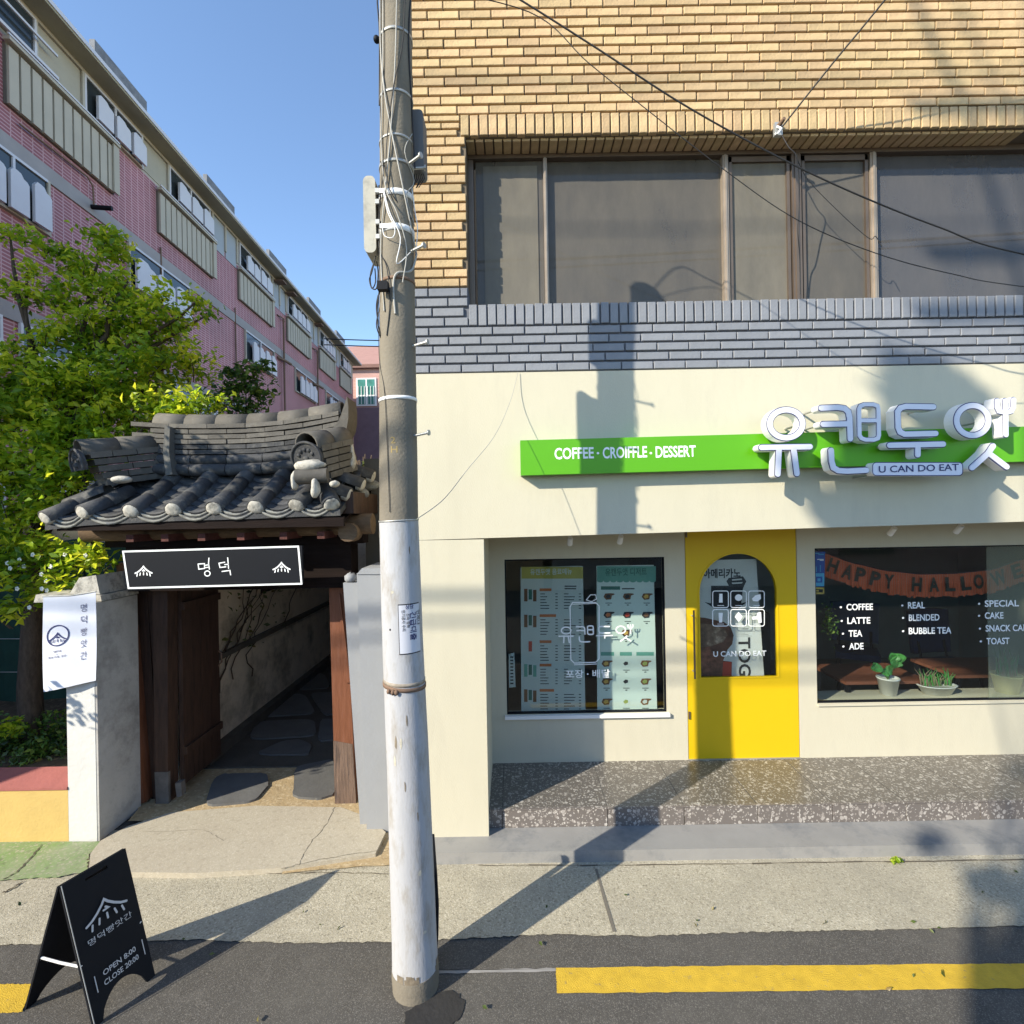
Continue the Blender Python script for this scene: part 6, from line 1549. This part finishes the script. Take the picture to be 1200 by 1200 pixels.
for a, w in zip(base_s, wid):
    ribs(a, a + w, 9.25, 10.15, 10); apt_window(a + .15, a + w - .15, 10.34, 11.0, boards(a + .35, a + w - .1, 4, .46), 2)
for a, c in ((14.25, 14.85), (14.93, 15.55), (18.2, 18.72), (18.80, 19.3), (21.9, 22.4), (22.45, 22.98), (25.4, 25.8), (25.86, 26.25)): ab('wall_panel', apt, a, c, .001, .012, 10.15 if a > 14 else 10.36, 11.03, M_aptgrey)
for q in (8.64, 9.66, 11.3, 12.24, 14.2, 14.89, 15.58, 18.15, 18.76, 19.34, 21.85, 22.42, 23.04, 25.35, 25.83): ab('pilaster', apt, q - .035, q + .035, .0125, .05, 10.32, 11.06, M_aptcream)
# second row
for s0, s1, n in ((5.2, 7.4, 2), (7.55, 8.82, 3), (10.85, 13.0, 3), (16.05, 18.15, 4), (20.2, 22.5, 4), (24.0, 26.0, 4)):
    apt_window(s0, s1, 7.55, 8.42, boards(s0 + (.25 if s0 > 14 else .02), s1 - .02, n, .66), 1, True)
for s0, s1 in ((4.8, 7.9), (8.3, 10.2), (12.0, 14.2), (16.05, 18.15), (20.2, 22.5)): apt_window(s0, s1, 4.9, 5.76, boards(s0, s1, 3, .6), 1)
for s0, s1 in ((5.5, 7.9), (8.6, 10.6), (12.0, 14.2), (16.05, 18.15)): apt_window(s0, s1, 2.2, 3.1, [], 1)
# drain pipes and small wall fittings
for s in (18.9, 22.65):
    b = MB(); b.tube([(.10, s * SC, 0), (.10, s * SC, 9.9)], .035, M_rust, 8); b.tube([(.02, (s - .35) * SC, 9.9), (.10, s * SC, 9.9), (.02, (s + .3) * SC, 9.9)], .025, M_rust, 6); b.tube([(.02, (s - .4) * SC, 8.35), (.12, s * SC, 8.35), (.16, (s + .5) * SC, 8.35)], .05, M_rust, 6); b.build('drain_pipe', apt)
b = MB(); b.tube([(.03, 9.82 * SC, 8.60), (.38, 9.86 * SC, 8.60)], .045, M_black, 8); b.tube([(.05, 8.3 * SC, 9.04), (.05, 9.7 * SC, 9.10), (.06, 9.82 * SC, 9.0), (.06, 9.84 * SC, 8.62)], .016, M_rust, 6); b.build('gas_pipe', apt)
for s in (11.9, 15.4): b = MB(); b.tube([(.03, s * SC, 8.9), (.04, s * SC, 5.9)], .02, M_rust, 6); b.build('thin_pipe', apt)
for s in (18.2, 19.2, 22.4): ab('vent_stub', apt, s, s + .35, .05, .38, 10.98, 11.03, M_rust)

# far pink house
fh = thing('far_pink_house', 'pink brick house with a tiled roof and one green paned window seen beyond the gate', 'house')
Yf = 31.0; x0 = P(413, 500, Yf).x; x1 = x0 + 9
bx('shaded_lower_wall', fh, x0 - .5, x1, Yf - .6, Yf - .05, 0, P(430, 480, Yf).z, mat('far_shaded_wall', (.17, .11, .13), .8))  # dark mauve slab stands in for the shadowed lower part of the house
zt = P(430, 430, Yf).z; bx('brick_wall', fh, x0 - .5, x1, Yf, Yf + 6, P(430, 478, Yf).z - 3, zt, M_farbrick)
b = MB(); b.prism([(x0 - .8, Yf - .25, zt), (x1, Yf - .25, zt), (x1, Yf + 1.4, P(430, 408, Yf + 1.4).z), (x0 - .8, Yf + 1.4, P(430, 408, Yf + 1.4).z)], (0, 0, .12), M_fartile)
b.build('roof', fh)
bx('eave', fh, x0 - .8, x1, Yf - .3, Yf - .255, zt - .12, zt + .08, mat('far_eave', (.20, .11, .09), .8))
a, c = P(418, 476, Yf), P(441, 443, Yf)
w = bx('window', fh, a.x, c.x, Yf - .06, Yf - .002, a.z, c.z, M_white)
for i in range(2):
    for j, (t0, t1) in enumerate(((.05, .34), (.40, .95))):
        xa = a.x + (c.x - a.x) * (.08 + .46 * i); bx('pane', w, xa, xa + (c.x - a.x) * .38, Yf - .075, Yf - .0605, a.z + (c.z - a.z) * t0, a.z + (c.z - a.z) * t1, M_fargreen)
for k in range(6): bx('rail_bar', w, a.x + (c.x - a.x) * (.1 + .155 * k), a.x + (c.x - a.x) * (.1 + .155 * k) + .03, Yf - .12, Yf - .09, a.z + .1, a.z + (c.z - a.z) * .7, M_white)

# ================================================================== BEHIND THE CAMERA: the other side of the street (reflections and shadows)
op = thing('street_pole', 'tall concrete pole with transformers across the street', 'utility pole')
OX, OY = -4.7, -3.2
b = MB(); b.tube([(OX, OY, 0), (OX, OY, 6), (OX, OY, 13)], [.19, .165, .13], M_conc_pole, 20); b.build('shaft', op)
for dx, z in ((-.85, 8.9), (-1.35, 9.0), (.45, 9.35)): b = MB(); b.lathe((OX + dx, OY, z), [(0, -.45), (.20, -.45), (.22, -.4), (.22, .42), (.18, .5), (0, .52)], M_steel, 18); b.tube([(OX + dx, OY, z + .5), (OX + dx, OY, z + .75)], .04, M_white, 8); b.build('transformer', op)
for z in (10.4, 11.2, 12.0): bx('crossarm', op, OX - 1.1, OX + 1.1, OY - .05, OY + .05, z, z + .09, M_steel)
for k in range(4): bx('platform', op, OX - 1.2, OX + .8, OY - .3 + k * .15, OY - .24 + k * .15, 8.32, 8.40, M_steel)
for k in range(5):
    z = (8.2, 8.0, 10.6, 11.4, 12.2)[k]; wire('street_cable', [(-26, OY - .3 + k * .1, z + .8), (OX, OY + .1, z), (18, OY + .5 + k * .2, z + .6)], (.03, .02, .012, .012, .012)[k], M_blackcable, 'overhead cable on the far side of the street, number of wires bundled' if False else ('black cable strung along the far side of the street at ' + ('the transformers', 'the lowest height', 'the lower crossarm', 'the middle crossarm', 'the top crossarm')[k]))
tr2 = thing('street_tree', 'broad tree on the far side of the street behind the viewer', 'tree')
cc = []
for c, r, n in (((-4.75, -3.4, 9.35), .30, 300), ((-4.35, -3.4, 8.6), .24, 200), ((-4.62, -3.4, 6.45), .08, 40), ((-4.15, -3.5, 6.15), .13, 80), ((-5.25, -3.4, 9.05), .24, 220), ((-4.55, -3.4, 9.95), .34, 330), ((-3.85, -3.4, 7.2), .22, 150), ((-3.3, -3.6, 5.2), .4, 300), ((-2.9, -3.6, 6.6), .5, 400), ((-3.5, -3.6, 9.0), .3, 200)):
    cc.append(shell_pts(rg, (c[0] - 1.35, c[1], c[2]), (r, r, r * .8), n, .6))
leaves('foliage', np.concatenate(cc), .16, M_leafdark, tr2, seed=17)
limb_tree(tr2, [(x - 1.32, y, z) for x, y, z in ((-3.5, -3.6, 0), (-3.52, -3.6, 2.4), (-3.6, -3.55, 4.6), (-3.7, -3.5, 6.6))], [(x - 1.35, y, z) for x, y, z in ((-4.7, -3.4, 9.3), (-4.3, -3.4, 8.6), (-4.6, -3.4, 6.6), (-4.1, -3.5, 6.2), (-3.3, -3.6, 5.3), (-2.9, -3.6, 6.7), (-3.5, -3.6, 9.0))], .12, seed=3)
wire('guy_cable', [(OX - .15, OY, 10.2), (-5.3, OY, 11.8), (-5.75, OY, 12.8), (-6.9, OY - .2, 15.4)], .035, M_blackcable, 'thick bundled cable climbing to the left from the street pole')
wire('guy_cable', [(OX - .15, OY, 10.9), (-5.05, OY, 11.9), (-5.45, OY, 12.9), (-6.5, OY - .2, 15.6)], .02, M_blackcable, 'thinner cable climbing to the left beside the thick bundle')
ob = thing('street_houses', 'row of low plastered houses across the street', 'houses')
for i, (x, w, h, m) in enumerate(((-22, 9, 3.4, M_cement), (-12.8, 7, 3.0, M_whitewash), (-5.5, 6.5, 3.3, M_brick), (1.3, 8, 2.9, M_cement), (9.6, 9, 3.5, M_farbrick))):
    bx('house_wall', ob, x, x + w, -13, -7.2, 0, h, m); bx('roof', ob, x - .2, x + w + .2, -13.2, -7.0, h + .001, h + .2, M_tile); bx('window', ob, x + 1.2, x + 3.0, -7.199, -7.15, 1.0, 2.2, M_aptglass)
